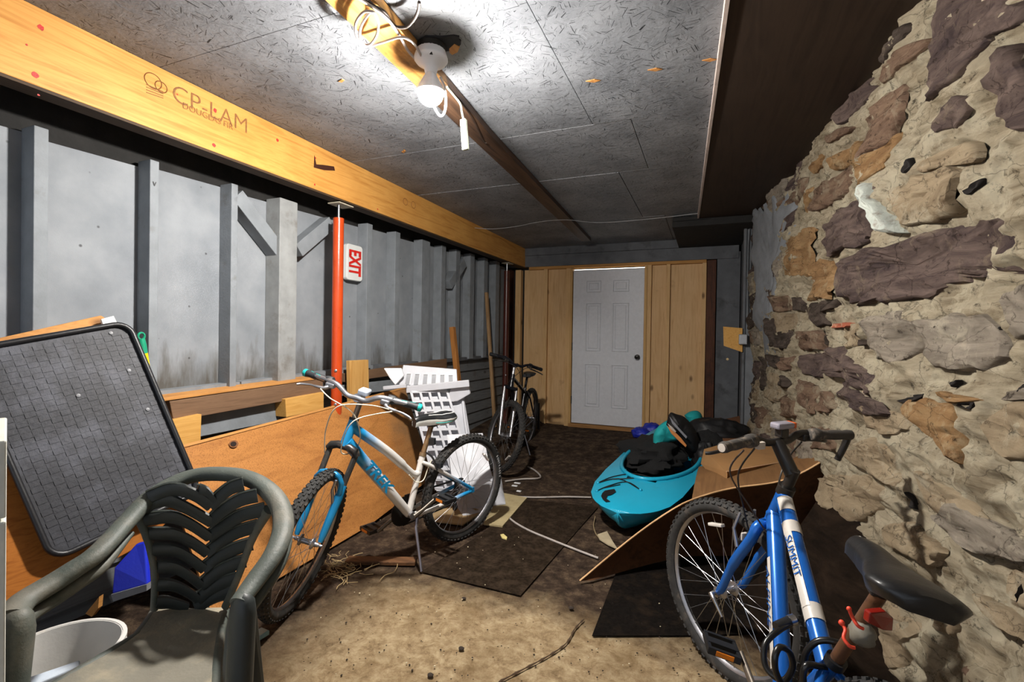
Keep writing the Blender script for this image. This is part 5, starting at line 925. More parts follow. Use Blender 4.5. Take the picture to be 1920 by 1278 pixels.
for i in range(nu_):
    for j in range(nw_):
        if (i < 1 or i > nu_ - 2) and (j < 1 or j > nw_ - 2): continue
        u0 = 0.045 + 0.91 * i / nu_; w0 = 0.035 + 0.93 * j / nw_; w0 += 0.006 * (i % 2); p = tpt(u0 + 0.0205, w0 + 0.015, -0.0085 + (0.001 if (i + j) % 2 else 0)); wv.box(p, ((0.96 if (i + j) % 3 else 0.90) * 0.91 * Wd / nu_, 0.84 * 0.93 * Hd / nw_, 0.003), Matrix((eb, er, eb.cross(er))).transposed())
wv.build('embossed_weave', TRY, tr, kind='stuff')
for (x, y) in ((208, 624), (242, 694), (147, 741), (277, 767)): MB().lathe([(0.0, .003), (0.007, 0.002), (0.007, 0)], plane_pt(x, y, tp - tn * 0.005, tn), tn, 10).build('rivet', pm('grey_rivet', '77787c', 0.5), tr)
# green and yellow tool handle
th_ = thing('tool_handle', 'green and yellow plastic tool handle standing in the dark gap by the stud', 'handle', at(271, 700, 0, -2.45))
h0, h1, h2 = at(265, 630, 0, -2.45), at(268, 662, 0, -2.45), at(276, 700, 0, -2.45)
MB().tube([h0 - V((0, 0, .012)), lerp(h0, h1, .5), h1], [0.014, 0.017, 0.019], 12).build('green_grip', pm('green_grip', '1c8f6c', 0.35), th_, smooth=50)
MB().tube([h1, h2], [0.019, 0.015], 12).build('yellow_shaft', pm('yellow_shaft', 'dcc414', 0.35), th_, smooth=50)
lo_ = h0 + V((0, 0, 0.0)); MB().tube([lo_ + V((0, .014 * math.cos(a), .016 * math.sin(a))) for a in np.linspace(0, 2 * math.pi, 16, endpoint=False)], 0.005, 6, True).build('hang_loop', pm('green_grip', '1c8f6c', 0.35), th_, smooth=50)
# long sticks against the wall
tag(MB().bar(at(912, 548, 0, WX + .12), at(928, 800, 0, -2.35), 0.035, 0.035, (0, 1, 0)).build('wooden_stick', wood('raw_lath', 'a98862', '7c5f40', 2, 1.0), bevel=0.002), 'long thin wooden stick leaning on the wall left of the black bicycle', 'stick')
tag(MB().bar(at(848, 613, 0, WX + .13), at(862, 745, 0, -2.36), 0.05, 0.05, (0, 1, 0)).build('wooden_stake', wood('orange_stake', 'b5793e', '8a5626', 2, 1.0), bevel=0.002), 'short orange-brown wooden stake behind the white plastic panels', 'stick')
tag(MB().bar(at(1010, 755, 1, 5.7), at(1010, 808, 1, 5.7), 0.03, 0.02, (0, 1, 0)).build('dark_peg', BLACK), 'short thin black stick standing right of the black bicycle rear wheel', 'stick')

# white plastic shelf parts leaning together
wp = thing('lattice_shelf', 'white plastic lattice shelf panel with square openings leaning behind the bicycle saddle', 'shelf panel', (-1.75, 3.65, 0.02))
wn = thing('notched_panel', 'short white plastic panel with a row of six square slots, topmost of the heap', 'shelf panel', dp(800, 722, 3.6))
wsd = thing('shelf_side', 'white plastic shelf side with angled corner bracket right of the lattice panel', 'shelf panel', dp(880, 900, 3.5))
wc_ = thing('plastic_clip', 'bent white plastic clip with short rail at the left of the slotted panel', 'clip', dp(740, 725, 3.5))
def dq(pts, ds): return [dp(x, y, d) for (x, y), d in zip(pts, ds)]
def bil(q, u, v): return lerp(lerp(q[0], q[1], u), lerp(q[3], q[2], u), v)
def lattice(q, nu, nv, w_, par, name, mt, skipback=False, depth=0.03):
    n = (q[1] - q[0]).cross(q[3] - q[0]).normalized(); n = n if n.dot(-_fw) > 0 else -n; mb = MB()
    for i in range(nu + 1):
        mb.bar(bil(q, i / nu, 0), bil(q, i / nu, 1), w_, depth, n)
    for j in range(nv + 1): mb.bar(bil(q, 0, j / nv), bil(q, 1, j / nv), w_, depth, n)
    g = mb.build(name, mt, par, bevel=0.0015)
    MB().prism([p - n * (depth * 1.2) for p in q], -n, 0.004).build('web', mt, par); return n
q = dq(((771, 735), (838, 733), (893, 915), (818, 918)), (3.55, 3.6, 3.45, 3.4)); lattice(q, 4, 10, 0.018, wp, 'lattice', WHITE)
q = dq(((838, 735), (868, 735), (895, 900), (888, 915)), (3.64, 3.64, 3.50, 3.5)); nrm_ = _fw
MB().prism(q, _fw, 0.03).build('side_panel', WHITE, wsd, bevel=0.004)
MB().prism(dq(((845, 728), (878, 716), (882, 738), (858, 752), (836, 755)), (3.58,) * 5), _fw, 0.06).build('corner_bracket', WHITE, wsd, bevel=0.006)
MB().bar(dp(762, 730, 3.56), dp(880, 718, 3.56), 0.05, 0.03, _fw).build('cross_rim', WHITE, wsd, bevel=0.004)
tq = dq(((756, 684), (856, 692), (858, 722), (747, 726)), (3.62, 3.66, 3.62, 3.58)); MB().prism(tq, _fw, 0.02).build('slotted_face', WHITE, wn, bevel=0.004)
for k in range(6):
    u = 0.10 + k * 0.15; a = bil(tq, u, 0.38); b2 = bil(tq, u + 0.085, 0.38); c2 = bil(tq, u + 0.085, 0.90); d2 = bil(tq, u, 0.90)
    MB().tube([a - _fw * .004, b2 - _fw * .004, c2 - _fw * .004], 0.005, 6).build('slot_rib', pm('bright_white_plastic', 'e4e4e6', 0.4, var=.03), wn, smooth=50)
    MB().prism([a - _fw * .002, b2 - _fw * .002, c2 - _fw * .002, d2 - _fw * .002], _fw * -1, 0.001).build('slot', pm('slot_grey', '8f9094', 0.6), wn)
MB().prism(dq(((719, 690), (752, 690), (757, 704), (741, 722), (730, 708)), (3.55,) * 5), _fw, 0.03).build('bent_clip', pm('bright_white_plastic', 'e4e4e6', 0.4), wc_, bevel=0.006)
MB().bar(dp(719, 727, 3.52), dp(762, 723, 3.52), 0.025, 0.03, _fw).build('clip_rail', WHITE, wc_, bevel=0.003)
MB().tube(bez([dp(868, 752, 3.62), dp(872, 790, 3.58), dp(880, 840, 3.53), dp(890, 890, 3.47)], 5), 0.012, 8).build('panel_rib', WHITE, wsd, smooth=50)
tag(MB().slab(lambda u, v: lerp(lerp(dp(838, 815, 3.42), dp(905, 812, 3.45), u), lerp(dp(850, 925, 3.25), dp(925, 905, 3.28), u), v) + V((0, 0, 0.02 * math.sin(u * 9) * math.sin(v * 8))), 8, 8, _fw * 0.01).build('moulded_panel', WHITE, smooth=50), 'curved white plastic panel standing on the floor seen through the bicycle rear wheel', 'shelf panel')
# heap of torn white sheeting
def heap(name, pts, z, label, mt, amp=0.03, th=0.006, cat='sheet', nu=16):
    q = [at(x, y, 2, z) for x, y in pts]; sd = random.random() * 9
    def fn(u, v):
        p = bil(q, u, v); return p + V((0, 0, amp * (0.5 + float(fbm(p.x * 7, p.y * 7, sd, 3)) * 1.4) * math.sin(math.pi * min(1, max(0, u))) ** .4 * math.sin(math.pi * v) ** .4))
    return tag(MB().slab(fn, nu, nu, (0, 0, th)).build(name, mt, smooth=30), label, cat)
heap('torn_sheet', ((868, 905), (940, 898), (948, 945), (870, 955)), 0.02, 'crumpled white plastic sheeting heaped beyond the bicycle rear wheel', WHITE, 0.07)
heap('torn_sheet', ((838, 925), (900, 912), (915, 960), (868, 970)), 0.012, 'flat white plastic offcut lying under the bicycle rear wheel', WHITE, 0.03)
for (x0, y0, x1, y1), wd_ in (((893, 893, 925, 903), 'middle'), ((900, 885, 928, 897), 'farthest'), ((890, 900, 918, 912), 'nearest')): tag(MB().bar(at(x0, y0, 2, 0.08), at(x1, y1, 2, 0.05), 0.02, 0.012).build('plastic_strip', WHITE), wd_ + ' of three thin white plastic strips lying on the crumpled white sheeting', 'strip', 'white strips on the sheeting')
TAN = pm('pale_tan_board', 'a3946f', 0.85, var=0.1, dirt='84724e', ds=8)
tag(MB().prism([at(x, y, 2, 0.006) for x, y in ((938, 925), (988, 935), (942, 989), (907, 984))], (0, 0, 1), 0.012).build('board_offcut', TAN, bevel=0.001), 'pale tan rectangular board lying flat right of the bicycle rear wheel', 'board')
tag(MB().prism([at(x, y, 2, 0.01) for x, y in ((810, 955), (872, 948), (905, 960), (868, 985), (812, 978))], (0, 0, 1), 0.010).build('board_offcut', pm('tan_cardboard', '9c8460', 0.85)), 'tan cardboard piece on the floor seen through the bicycle rear wheel', 'board')
# plastic conduit / cables on the floor
PC = pm('dusty_white_cable', 'a8a09a', 0.55, dirt='6d6258', ds=12)
def fl(pts, r, label, mt=PC, z=0.01, name='cable'): return tag(MB().tube(bez([V((q.x, q.y, gz(q.y) + z)) for q in [at(x, y, 2, z) for x, y in pts]], 8), r, 8).build(name, mt, smooth=60), label, 'cable')
fl([(945, 928), (975, 931), (1010, 932), (1060, 931), (1108, 932)], 0.007, 'whitish cable running across the dirt floor to the kayak bow')
fl([(947, 902), (978, 898), (1008, 897), (1013, 893), (1003, 884), (990, 878)], 0.008, 'short white cable bent back on itself beside the black bicycle')
fl([(938, 925), (944, 955), (960, 975), (990, 993), (1030, 1010), (1080, 1030), (1122, 1046)], 0.007, 'long thin white cable snaking over the dark mat to the brown board')
for (x, y, w_) in ((970, 905, 9), (965, 910, 8), (973, 920, 6)):
    p = at(x, y, 2, 0.004); MB().bb((p.x - w_ * .003, p.y - .012, 0.0), (p.x + w_ * .003, p.y + .012, 0.006)).build('paint_fleck', PORC, floor)

# mats
MAT = pm('dark_rubber_mat', '261e17', 1.0, spec=0.05, var=0.5, vs_=60, bs=0.8, bsc=200, dirt='3b3026', ds=14, dl=0.46)
tag(MB().prism([at(x, y, 2, 0.002) for x, y in ((976, 1117), (1121, 951), (975, 935), (905, 1000), (790, 1072))], (0, 0, 1), 0.003).build('floor_mat', MAT), 'dark gritty rubber mat lying flat in the middle of the floor', 'mat')
MAT2 = pm('black_rubber_mat', '120f0d', 1.0, spec=0.05, var=0.4, vs_=60, bs=0.6, bsc=200, dirt='261e17', ds=9, dl=0.5)
tag(MB().prism([at(x, y, 2, 0.002) for x, y in ((1110, 1192), (1153, 1079), (1160, 1040), (1500, 1040), (1520, 1185), (1295, 1192))], (0, 0, 1), 0.003).build('floor_mat', MAT2), 'black mat under the curved brown board and the blue bicycle wheel', 'mat')

# ------------------------------------------------------------------ kayak
ky = thing('kayak', 'turquoise sit-inside kayak lying on the floor with clothes in its cockpit', 'kayak', (-0.42, 4.2, 0.0))
K0 = V((-0.515, 3.07, 0)); KD = V((0.155, 0.985, 0)).normalized(); KL = V((-KD.y, KD.x, 0)); KT = pm('turquoise_hull', '1f9fc0', 0.3, var=0.06, vs_=4, bs=0.08, dirt='3f7f8c', ds=5, dl=0.62)
ts = [0, .02, .06, .12, .22, .40, .7, 1.1, 1.6, 2.1, 2.5, 2.75, 2.8]; hw = [.015, .085, .155, .215, .27, .312, .335, .345, .34, .28, .17, .06, .02]; dk = [.175, .178, .182, .19, .20, .22, .245, .27, .285, .28, .27, .27, .27]; kl = [.14, .10, .065, .035, .012, .0, .0, .0, .0, .0, .02, .10, .2]; hb_ = [.005, .02, .035, .05, .075, .12, .2, .24, .24, .19, .1, .03, .01]
def kay(t_, a):      # a: -1..1 over the deck from right to left
    w_ = interp(t_, ts, hw); return K0 + KD * (t_ - 0.06 * (1 - a * a) * 0) + KL * (a * w_) + V((0, 0, interp(t_, ts, dk) + gz(K0.y + t_) + interp(t_, [0, .12, .5], [.0, .015, .035]) * (1 - a * a)))
def hull(t_, v):      # v 0..1 from right gunwale under the keel to the left
    w_ = interp(t_, ts, hw); bw = interp(t_, ts, hb_); zd = interp(t_, ts, dk); zk = interp(t_, ts, kl); a = v * 2 - 1; s = abs(a)
    if s > 0.5: f = (s - 0.5) * 2; y = bw + (w_ - bw) * f ** .7; z = zk + 0.03 + (zd - zk - 0.03) * f
    else: y = bw * s * 2; z = zk + 0.03 * (s * 2) ** 2
    return K0 + KD * t_ + KL * (math.copysign(y, a)) + V((0, 0, z + gz(K0.y + t_)))
TS = sorted(set(list(np.linspace(0, .4, 10)) + list(np.linspace(.4, 2.8, 26))))
cock = lambda t_, a: ((t_ - 1.12) / 0.62) ** 2 + (a / 0.84) ** 2 < 1
kb_ = MB(); nt_ = len(TS) - 1; kb_.grid(lambda u, v: hull(TS[int(round(u * nt_))], v), nt_, 20)
kb_.grid(lambda u, v: kay(TS[int(round(u * nt_))], v * 2 - 1), nt_, 24, skip=lambda u, v: cock(0.5 * (TS[int(u * nt_)] + TS[int(u * nt_) + 1]), v * 2 - 1))
ring = [kay(0, j / 12 * 2 - 1) for j in range(13)] + [hull(0, 1 - j / 12) for j in range(1, 12)]; kb_.add(ring, [list(range(len(ring)))])
kb_.build('hull', KT, ky, smooth=55)
MB().tube([kay(1.12 + .62 * math.cos(a), .84 * math.sin(a)) + V((0, 0, .008)) for a in np.linspace(0, 2 * math.pi, 48, endpoint=False)], 0.016, 8, True).build('cockpit_rim', KT, ky, smooth=60)
MB().slab(lambda u, v: K0 + KD * (0.5 + 1.3 * u) + KL * (.5 * v - .25) + V((0, 0, 0.05 + gz(4.2) + .02 * math.cos(v * 6))), 6, 6, (0, 0, .01)).build('floor_pad', pm('black_foam', '141414', 0.9), ky)
BC = pm('black_bungee', '101012', 0.5)
def deck(x, y):   # point on the deck for a pixel, by marching along the line of sight
    o = V((0, 0, H)); d = ray(x, y); s = 2.4
    for _ in range(500):
        p = o + d * s; t_ = (p - K0).dot(KD); w_ = interp(t_, ts, hw); a = max(-1, min(1, (p - K0).dot(KL) / w_)); z = kay(min(2.8, max(0, t_)), a).z
        if p.z <= z + 0.006: return p
        s += 0.006
    return p
for pth in ([(1121, 905), (1150, 893), (1190, 888), (1232, 898)], [(1150, 898), (1188, 896)], [(1119, 920), (1140, 911), (1175, 903), (1201, 918)], [(1133, 914), (1163, 908)], [(1121, 905), (1160, 897), (1201, 918)]):
    MB().tube(bez([deck(*q) for q in pth], 4), 0.004, 6).build('bungee_cord', BC, ky, smooth=60)
lg = [deck(x, y) + V((0, 0, .001)) for x, y in ((1129, 925), (1134, 920), (1144, 918), (1152, 917), (1155, 922), (1147, 927), (1139, 929), (1137, 935), (1144, 940), (1136, 941), (1130, 936), (1127, 930))]
MB().prism(lg, (0, 0, 1), 0.002).build('deck_emblem', BC, ky)
for (x, y) in ((1232, 898), (1201, 918), (1121, 905), (1119, 920)): MB().ball(deck(x, y), 0.012, 8, 6).build('deck_fitting', KT, ky, smooth=60)
# clothing and gear on the kayak
def blob(name, c, r, mt, label, cat, seed=0, amp=0.35, fr=3.0, flat=0.0, n=28, group=None):
    fn = lambda d: 1 + amp * float(fbm(d.x * fr + seed, d.y * fr, d.z * fr, 4)) + amp * 0.5 * float(fbm(d.x * fr * 2.5, d.y * fr * 2.5 + seed, d.z * fr * 2.5, 3, True))
    return tag(MB().ball(c, r, n, n // 2 + 4, fn).build(name, mt, smooth=70), label, cat, group)
NY = pm('black_nylon', '121214', 0.55, var=0.4, vs_=8, bs=0.7, bsc=22); NF = pm('black_fleece', '0f0f10', 0.95, var=0.3, bs=0.8, bsc=120)
TEAL = pm('teal_fabric', '14989a', 0.8, var=0.08, bs=0.25, bsc=30); BLU = pm('deep_blue_bag', '1a2a9c', 0.5, var=0.15, bs=0.5, bsc=20)
blob('fleece_jacket', dp(1226, 850, 4.22), (0.25, 0.42, 0.12), NF, 'black fleece garment filling the kayak cockpit', 'clothing', 1.0, 0.55, 2.2, n=40)
blob('blue_bag', dp(1202, 812, 5.0), (0.09, 0.09, 0.06), BLU, 'small deep blue bag behind the kayak below the door corner', 'bag', 2.0, 0.3); blob('blue_bag', dp(1222, 803, 5.1), (0.09, 0.10, 0.06), BLU, 'larger deep blue bag tucked behind the teal fabric', 'bag', 5.0, 0.3)
def cloth(name, pts, d0, mt, label, cat, th=0.02, amp=0.02, seed=0):
    """thick folded cloth filling the outline pts, standing roughly across the line of sight at depth d0"""
    c = sum((V((x, y, 0)) for x, y in pts), V()) / len(pts); mbx = MB(); rings = [1, .93, .8, .6, .35, .05]; n = 0; B = bez([V((x, y, 0)) for x, y in pts + [pts[0]]], 5)[:-1]; n = len(B)
    for sdd in (-1, 1):
        vs2 = []
        for r in rings:
            for p in B:
                q = c + (p - c) * r; bul = (1 - r ** 4); h = th * bul + amp * float(fbm(q.x * .035 + seed, q.y * .035, seed, 4, True)) * bul * 2
                vs2.append(dp(q.x, q.y, d0 + sdd * h * (1 if sdd < 0 else .6)))
        mbx.add(vs2, [(i * n + k, i * n + (k + 1) % n, (i + 1) * n + (k + 1) % n, (i + 1) * n + k) for i in range(len(rings) - 1) for k in range(n)] + [list(range((len(rings) - 1) * n, len(rings) * n))])
    return tag(mbx.build(name, mt, smooth=60), label, cat)
cloth('teal_garment', [(1225, 836), (1226, 812), (1240, 794), (1262, 785), (1270, 800), (1272, 824), (1258, 828), (1244, 833), (1232, 840)], 4.12, TEAL, 'teal fabric draped over the left of the black life vest', 'clothing', 0.05, 0.04, 1)
cloth('teal_garment', [(1283, 778), (1294, 771), (1308, 770), (1316, 778), (1316, 790), (1302, 805), (1292, 795)], 4.75, TEAL, 'rounded teal fabric showing above the black bags', 'clothing', 0.07, 0.03, 2)
lv_ = thing('life_vest', 'black padded vest with grey and orange stripes standing on the kayak', 'vest', dp(1275, 850, 4.0))
o_v = cloth('vest_body', [(1249, 796), (1256, 774), (1268, 776), (1284, 782), (1302, 803), (1312, 830), (1306, 850), (1286, 840), (1264, 815)], 4.02, NY, '', '', 0.07, 0.03, 3); del o_v['label']; del o_v['category']
o_v.parent = lv_; o_v.location = o_v.location - lv_.location; ORG[o_v.name] = ORG[o_v.name]
MB().prism([dp(x, y, 3.900) for x, y in ((1250, 797), (1264, 808), (1276, 820), (1287, 834), (1285, 838), (1272, 826), (1258, 812))], -_fw, 0.012).build('orange_stripe', pm('orange_piping', 'c9824a', 0.5), lv_, bevel=0.004)
MB().prism([dp(x, y, 3.890) for x, y in ((1255, 780), (1263, 790), (1274, 803), (1288, 818), (1286, 822), (1273, 808), (1260, 794))], -_fw, 0.012).build('grey_stripe', pm('grey_piping', '86868c', 0.5), lv_, bevel=0.004)
MB().prism([dp(x, y, 3.895) for x, y in ((1251, 793), (1260, 800), (1267, 808), (1265, 810), (1257, 804))], -_fw, 0.012).build('white_stripe', pm('white_piping', 'b5a89c', 0.5), lv_)
blob('duffel_bag', dp(1345, 812, 4.35), (0.26, 0.16, 0.13), NY, 'crumpled black nylon bag right of the striped vest', 'bag', 7.0, 0.4, 2.6, n=36)
blob('black_jacket', dp(1322, 838, 4.15), (0.18, 0.16, 0.12), NF, 'black jacket slumped between the kayak and the cardboard', 'clothing', 9.0, 0.35)
blob('black_jacket', dp(1322, 868, 4.0), (0.10, 0.10, 0.16), NY, 'black strap pouch hanging down the right side of the kayak', 'bag', 11.0, 0.4)
tag(MB().tube(bez([deck(1276, 838), deck(1286, 848), deck(1294, 860)], 4), 0.004, 6).build('strap', BC), 'thin black strap lying over the kayak edge by the vest', 'strap')

# ------------------------------------------------------------------ curved hardboard, cardboard
HB = wood('brown_hardboard', '7c5a38', '5f4228', 1, 0.5, knots=False, rough=0.75, bs=0.1)
edge = bez([at(1087, 1089, 2, 0.012), dp(1180, 1012, 2.58), dp(1250, 962, 2.60), dp(1300, 936, 2.62), dp(1370, 916, 2.62), (dp(1450, 905, 2.60)), dp(1500, 888, 2.58), dp(1546, 862, 2.55)], 5); ne = len(edge) - 1
def hb_fn(u, v):
    i = u * ne; k = min(int(i), ne - 1); e = lerp(edge[k], edge[k + 1], i - k); h = e.z
    foot = V((e.x + 0.05 + 0.22 * (h / 0.6), e.y + 0.28 * min(1, h / 0.3) + 0.02, 0.012)); p = lerp(e, foot, v); p += V((0.0, 0.05 * math.sin(math.pi * v) * min(1, h * 3), 0)); return p
hbm = wood('reddish_shaded_hardboard', '5c3a22', '432a18', 1, 0.5, knots=False, rough=0.7, bs=0.1, dirt='2c1c12', dl=0.55)  # underside shade put into a darker brown than the level sheet
bd = tag(MB().slab(hb_fn, ne, 8, (0.0, 0.006, 0.0)).build('hardboard_sheet', hbm, smooth=40), 'thin brown hardboard sheet bowed from the floor up to the stone wall before the kayak', 'board')
MB().tube([p + V((0, -.0, .002)) for p in edge], 0.0045, 6).build('pale_edge', pm('pale_board_edge', 'c39a6c', 0.7), bd, smooth=60)
def top_fn(u, v):
    i = (0.42 + 0.58 * u) * ne; k = min(int(i), ne - 1); e = lerp(edge[k], edge[k + 1], i - k); return e + V((0.02 * v, (0.95 - 0.25 * u) * v, -0.03 * v + 0.02 * math.sin(3 * v) - (0.02 + 0.05 * u) * v))
tag(MB().slab(top_fn, 14, 8, (0, 0, -0.006)).build('hardboard_sheet', HB, smooth=40), 'second brown hardboard sheet lying level between the kayak and the stone wall', 'board')
CB = pm('brown_cardboard', '9a7144', 0.85, var=0.08, vs_=6, bs=0.2, bsc=200, dirt='7a5632', ds=3, dl=0.6)
cb = thing('cardboard_box', 'flattened brown cardboard box lying on the hardboard behind the blue bicycle handlebar', 'cardboard', dp(1400, 900, 3.1))
zc_ = 0.50
cq = [at(1320, 843, 2, zc_), at(1420, 815, 2, zc_), at(1488, 862, 2, zc_), at(1362, 884, 2, zc_)]
MB().prism(cq, (0, 0, 1), 0.006).build('top_flap', CB, cb, bevel=0.001)
MB().prism([cq[3] + V((0, 0, -.002)), cq[2] + V((0, 0, -.002)), cq[2] + V((-.0, .0, -.10)), cq[3] + V((0.0, 0, -.10))], (0, 1, 0), 0.005).build('front_flap', pm('shaded_cardboard', '8a6238', 0.85), cb)
MB().prism([cq[0], cq[3], cq[3] + V((-.0, -.02, -.12)), cq[0] + V((-.02, -.0, -.10))], (1, 0, 0), 0.005).build('side_flap', CB, cb)
MB().tube([cq[3] + V((0, -.004, .002)), cq[2] + V((0, -.004, .002))], 0.004, 5).build('torn_edge', pm('pale_torn_edge', 'c9a27a', 0.8), cb)
tag(MB().prism([at(x, y, 2, 0.42) for x, y in ((1345, 790), (1400, 778), (1428, 800), (1428, 830), (1360, 842))], (0, 0, 1), 0.01).build('plywood_scrap', pm('reddish_brown_scrap', '7d5232', 0.8, dirt='93472f', ds=6)), 'reddish brown scrap board behind the black nylon bag against the corner', 'board')
# rubbish beside the kayak bow
tag(MB().prism([at(x, y, 2, 0.01) for x, y in ((1120, 1003), (1138, 997), (1150, 1018), (1158, 1030), (1140, 1022), (1124, 1012))], (0, 0, 1), 0.006).build('paper_scrap', pm('dirty_paper', 'a5977c', 0.85)), 'dirty pale paper scrap on the floor below the kayak bow', 'paper')
tag(MB().tube(bez([at(1116, 968, 2, .012), at(1113, 985, 2, .012), at(1119, 1003, 2, .012), at(1135, 1018, 2, .012)], 5), 0.003, 5).build('wire', pm('tan_wire', '8f7c5c', 0.7)), 'thin tan wire curling on the floor at the kayak bow', 'wire')
# stones, foam and rubble standing behind the saddle
rb = [((1618, 1188), 0.92, (0.024, 0.024, 0.026), pm('pale_plastic_jug', '6f6a5e', 0.6, dirt='5f5240', dl=.48), 'pale round jug behind the seatpost of the blue bicycle')]
for (x, y), d_, r_, mt, lb in rb: blob('rubble_lump', dp(x, y, d_ + 0.12), r_, mt, lb, 'rubble' if 'jug' not in lb else 'jug', x * .1, 0.3, n=16)

# ------------------------------------------------------------------ debris on the floor
STR = pm('dry_straw', 'a08a62', 0.85)
mb = MB()
for k in range(80):
    c0 = at(640 + random.gauss(0, 22), 1062 + random.gauss(0, 13), 2, 0.012); a = random.uniform(0, 6.3); L_ = random.uniform(.03, .10); d_ = V((math.cos(a), math.sin(a), random.uniform(-.1, .35))); e = V((-d_.y, d_.x, 0)) * random.uniform(-.02, .02)
    mb.tube([c0 - d_ * L_ / 2, c0 + e, c0 + d_ * L_ / 2], 0.0016, 4)
tag(mb.build('dry_straw', STR), 'tangle of dry straw and twigs on the dirt by the bicycle front wheel', 'straw', kind='stuff')
for pts, lb in (([(683, 1067), (700, 1060), (725, 1052), (742, 1046), (745, 1060), (738, 1072), (722, 1078), (712, 1088)], 'thin curved dry stem arching over the dirt left of the kickstand'), ([(655, 1048), (665, 1040), (680, 1036)], 'short pale stem sticking out above the straw'), ([(602, 1088), (612, 1080), (624, 1076), (638, 1082), (644, 1090), (634, 1098), (631, 1104)], 'curled dry stem in front of the straw tangle')):
    tag(MB().tube(bez([at(x, y, 2, 0.012) for x, y in pts], 6), 0.0022, 5).build('dry_stem', STR), lb, 'stem')
tag(MB().bar(at(650, 1050, 2, .012), at(780, 1052, 2, .012), 0.07, 0.022).build('half_buried_plank', wood('dirty_plank', '6b4a30', '3f2b1c', 0, 1.0, dirt='30241a', dl=.48), bevel=0.004), 'dirt-covered plank half buried beside the kickstand', 'plank')
mb = MB()
for k in range(170):
    x = random.uniform(560, 1330); y = random.uniform(1000, 1278); p = at(x, y, 2, 0.003); r = random.uniform(.0015, .005); mb.ball(p, (r, r * random.uniform(.6, 1.4), r * .6), 5, 3)
tag(mb.build('floor_grit', pm('dark_grit', '2e241b', 0.95)), 'dark crumbs of dirt scattered over the concrete', 'grit', kind='stuff')
mb = MB()
for k in range(70):
    x = random.uniform(600, 1250); y = random.uniform(880, 1270); p = at(x, y, 2, 0.006); r = random.uniform(.002, .005); mb.ball(p, (r, r, r * .6), 5, 3)
tag(mb.build('pale_flecks', pm('pale_fleck', 'c0b295', 0.9)), 'pale plaster flecks scattered over the dirt', 'grit', kind='stuff')
for (x, y, r) in ((807, 1265, .012), (1071, 1139, .012), (865, 1215, .012), (870, 1121, .010)):
    blob('pebble', at(x, y, 2, 0.006), (r, r * .8, r * .5), ROCKS['dark'], {807: 'dark pebble at the bottom centre of the bright concrete', 1071: 'dark lump on the concrete right of the mat tip', 865: 'brown crumb cluster in the bright concrete centre', 870: 'dark pebble at the upper edge of the bright concrete'}[x], 'pebble', r * 100, .3, n=10)
tag(MB().prism([at(x, y, 2, .006) for x, y in ((938, 1003), (944, 1002), (951, 1008), (950, 1012), (941, 1009))], (0, 0, 1), 0.006).build('yellow_chip', pm('yellowish_chip', 'c9ba7a', 0.7)), 'small yellowish chip on the dirt below the tan board', 'chip')

# ------------------------------------------------------------------ foreground left: chair, bucket, blue pan, white panel
CHG = pm('dusty_dark_green_plastic', '434944', 0.6, var=0.12, vs_=6, bs=0.25, bsc=150, dirt='6d675c', ds=5, dl=0.50)
CHD = pm('dark_green_plastic', '262b2b', 0.5, var=0.15, bs=0.15)
ch = thing('garden_chair', 'dusty dark green plastic garden armchair with chevron slatted back', 'chair', (-0.86, 1.12, 0.0))
zc2 = lambda x, y, z: at(x, y, 2, z)
arm = [(18, 1160, .648), (42, 1128, .655), (100, 1092, .668), (140, 1066, .685), (183, 1036, .705), (240, 975, .745), (283, 931, .785), (333, 902, .815), (372, 890, .828), (412, 888, .832), (450, 892, .828), (486, 906, .815), (514, 930, .79), (529, 960, .76), (530, 995, .735), (513, 1039, .705), (477, 1090, .670), (447, 1130, .650)]
pts = [zc2(*q) for q in arm]; P0 = bez(pts, 5); nP = len(P0)
rad = np.interp(np.linspace(0, 1, nP), [0, .1, .28, .45, .6, .8, .93, 1], [.030, .030, .027, .029, .030, .028, .026, .022])
MB().tube(P0, list(rad), 16, flat=((0, 0, 1), 0.72)).build('arm_and_top_rail', CHG, ch, smooth=60)
for idx, off in (((0, 26), 1), ((62, nP), 1)):
    seg = [p + V((0, 0.012, -0.040)) for p in P0[idx[0]:idx[1]]]; MB().tube(seg, list(np.interp(np.linspace(0, 1, len(seg)), [0, .2, .8, 1], [.016, .017, .015, .006] if idx[0] == 0 else [.006, .015, .017, .016])), 10).build('arm_underside', CHG, ch, smooth=60)
# legs running down from the arm fronts
for (p, q, r, lab) in ((P0[0] + V((0, .012, 0)), V((P0[0].x - .03, P0[0].y - .02, .0)), .034, 0), (P0[-1] + V((0, .012, 0)), V((P0[-1].x + .03, P0[-1].y - .04, .0)), .030, 1)):
    MB().tube([p + V((0, .0, .020)), p + V((0, .0, .014)), p + V((0, .0, .0)), p + V((0, .0, -.03)), lerp(p, q, .35), lerp(p, q, .7), q], [.004, r * .6, r * .92, r * 1.05, r * 1.05, r * .95, r * .8], 16, flat=((0, 1, 0), 0.85)).build('leg', CHD if lab else CHG, ch, smooth=50)
SZ = 0.43
bkL, bkR = zc2(288, 1142, SZ), zc2(422, 1138, SZ)
def back_l(t_): # left rail of the back, t 0 bottom .. 1 top
    x = interp(t_, [0, .35, .7, 1], [289, 291, 278, 254]); y = interp(t_, [0, .35, .7, 1], [1142, 1075, 1010, 955]); z = interp(t_, [0, .35, .7, 1], [SZ, .55, .66, .755]); return zc2(x, y, z) 
def back_r(t_):
    x = interp(t_, [0, .35, .7, 1], [422, 450, 474, 503]); y = interp(t_, [0, .35, .7, 1], [1138, 1072, 1005, 955]); z = interp(t_, [0, .35, .7, 1], [SZ, .55, .66, .755]); return zc2(x, y, z)
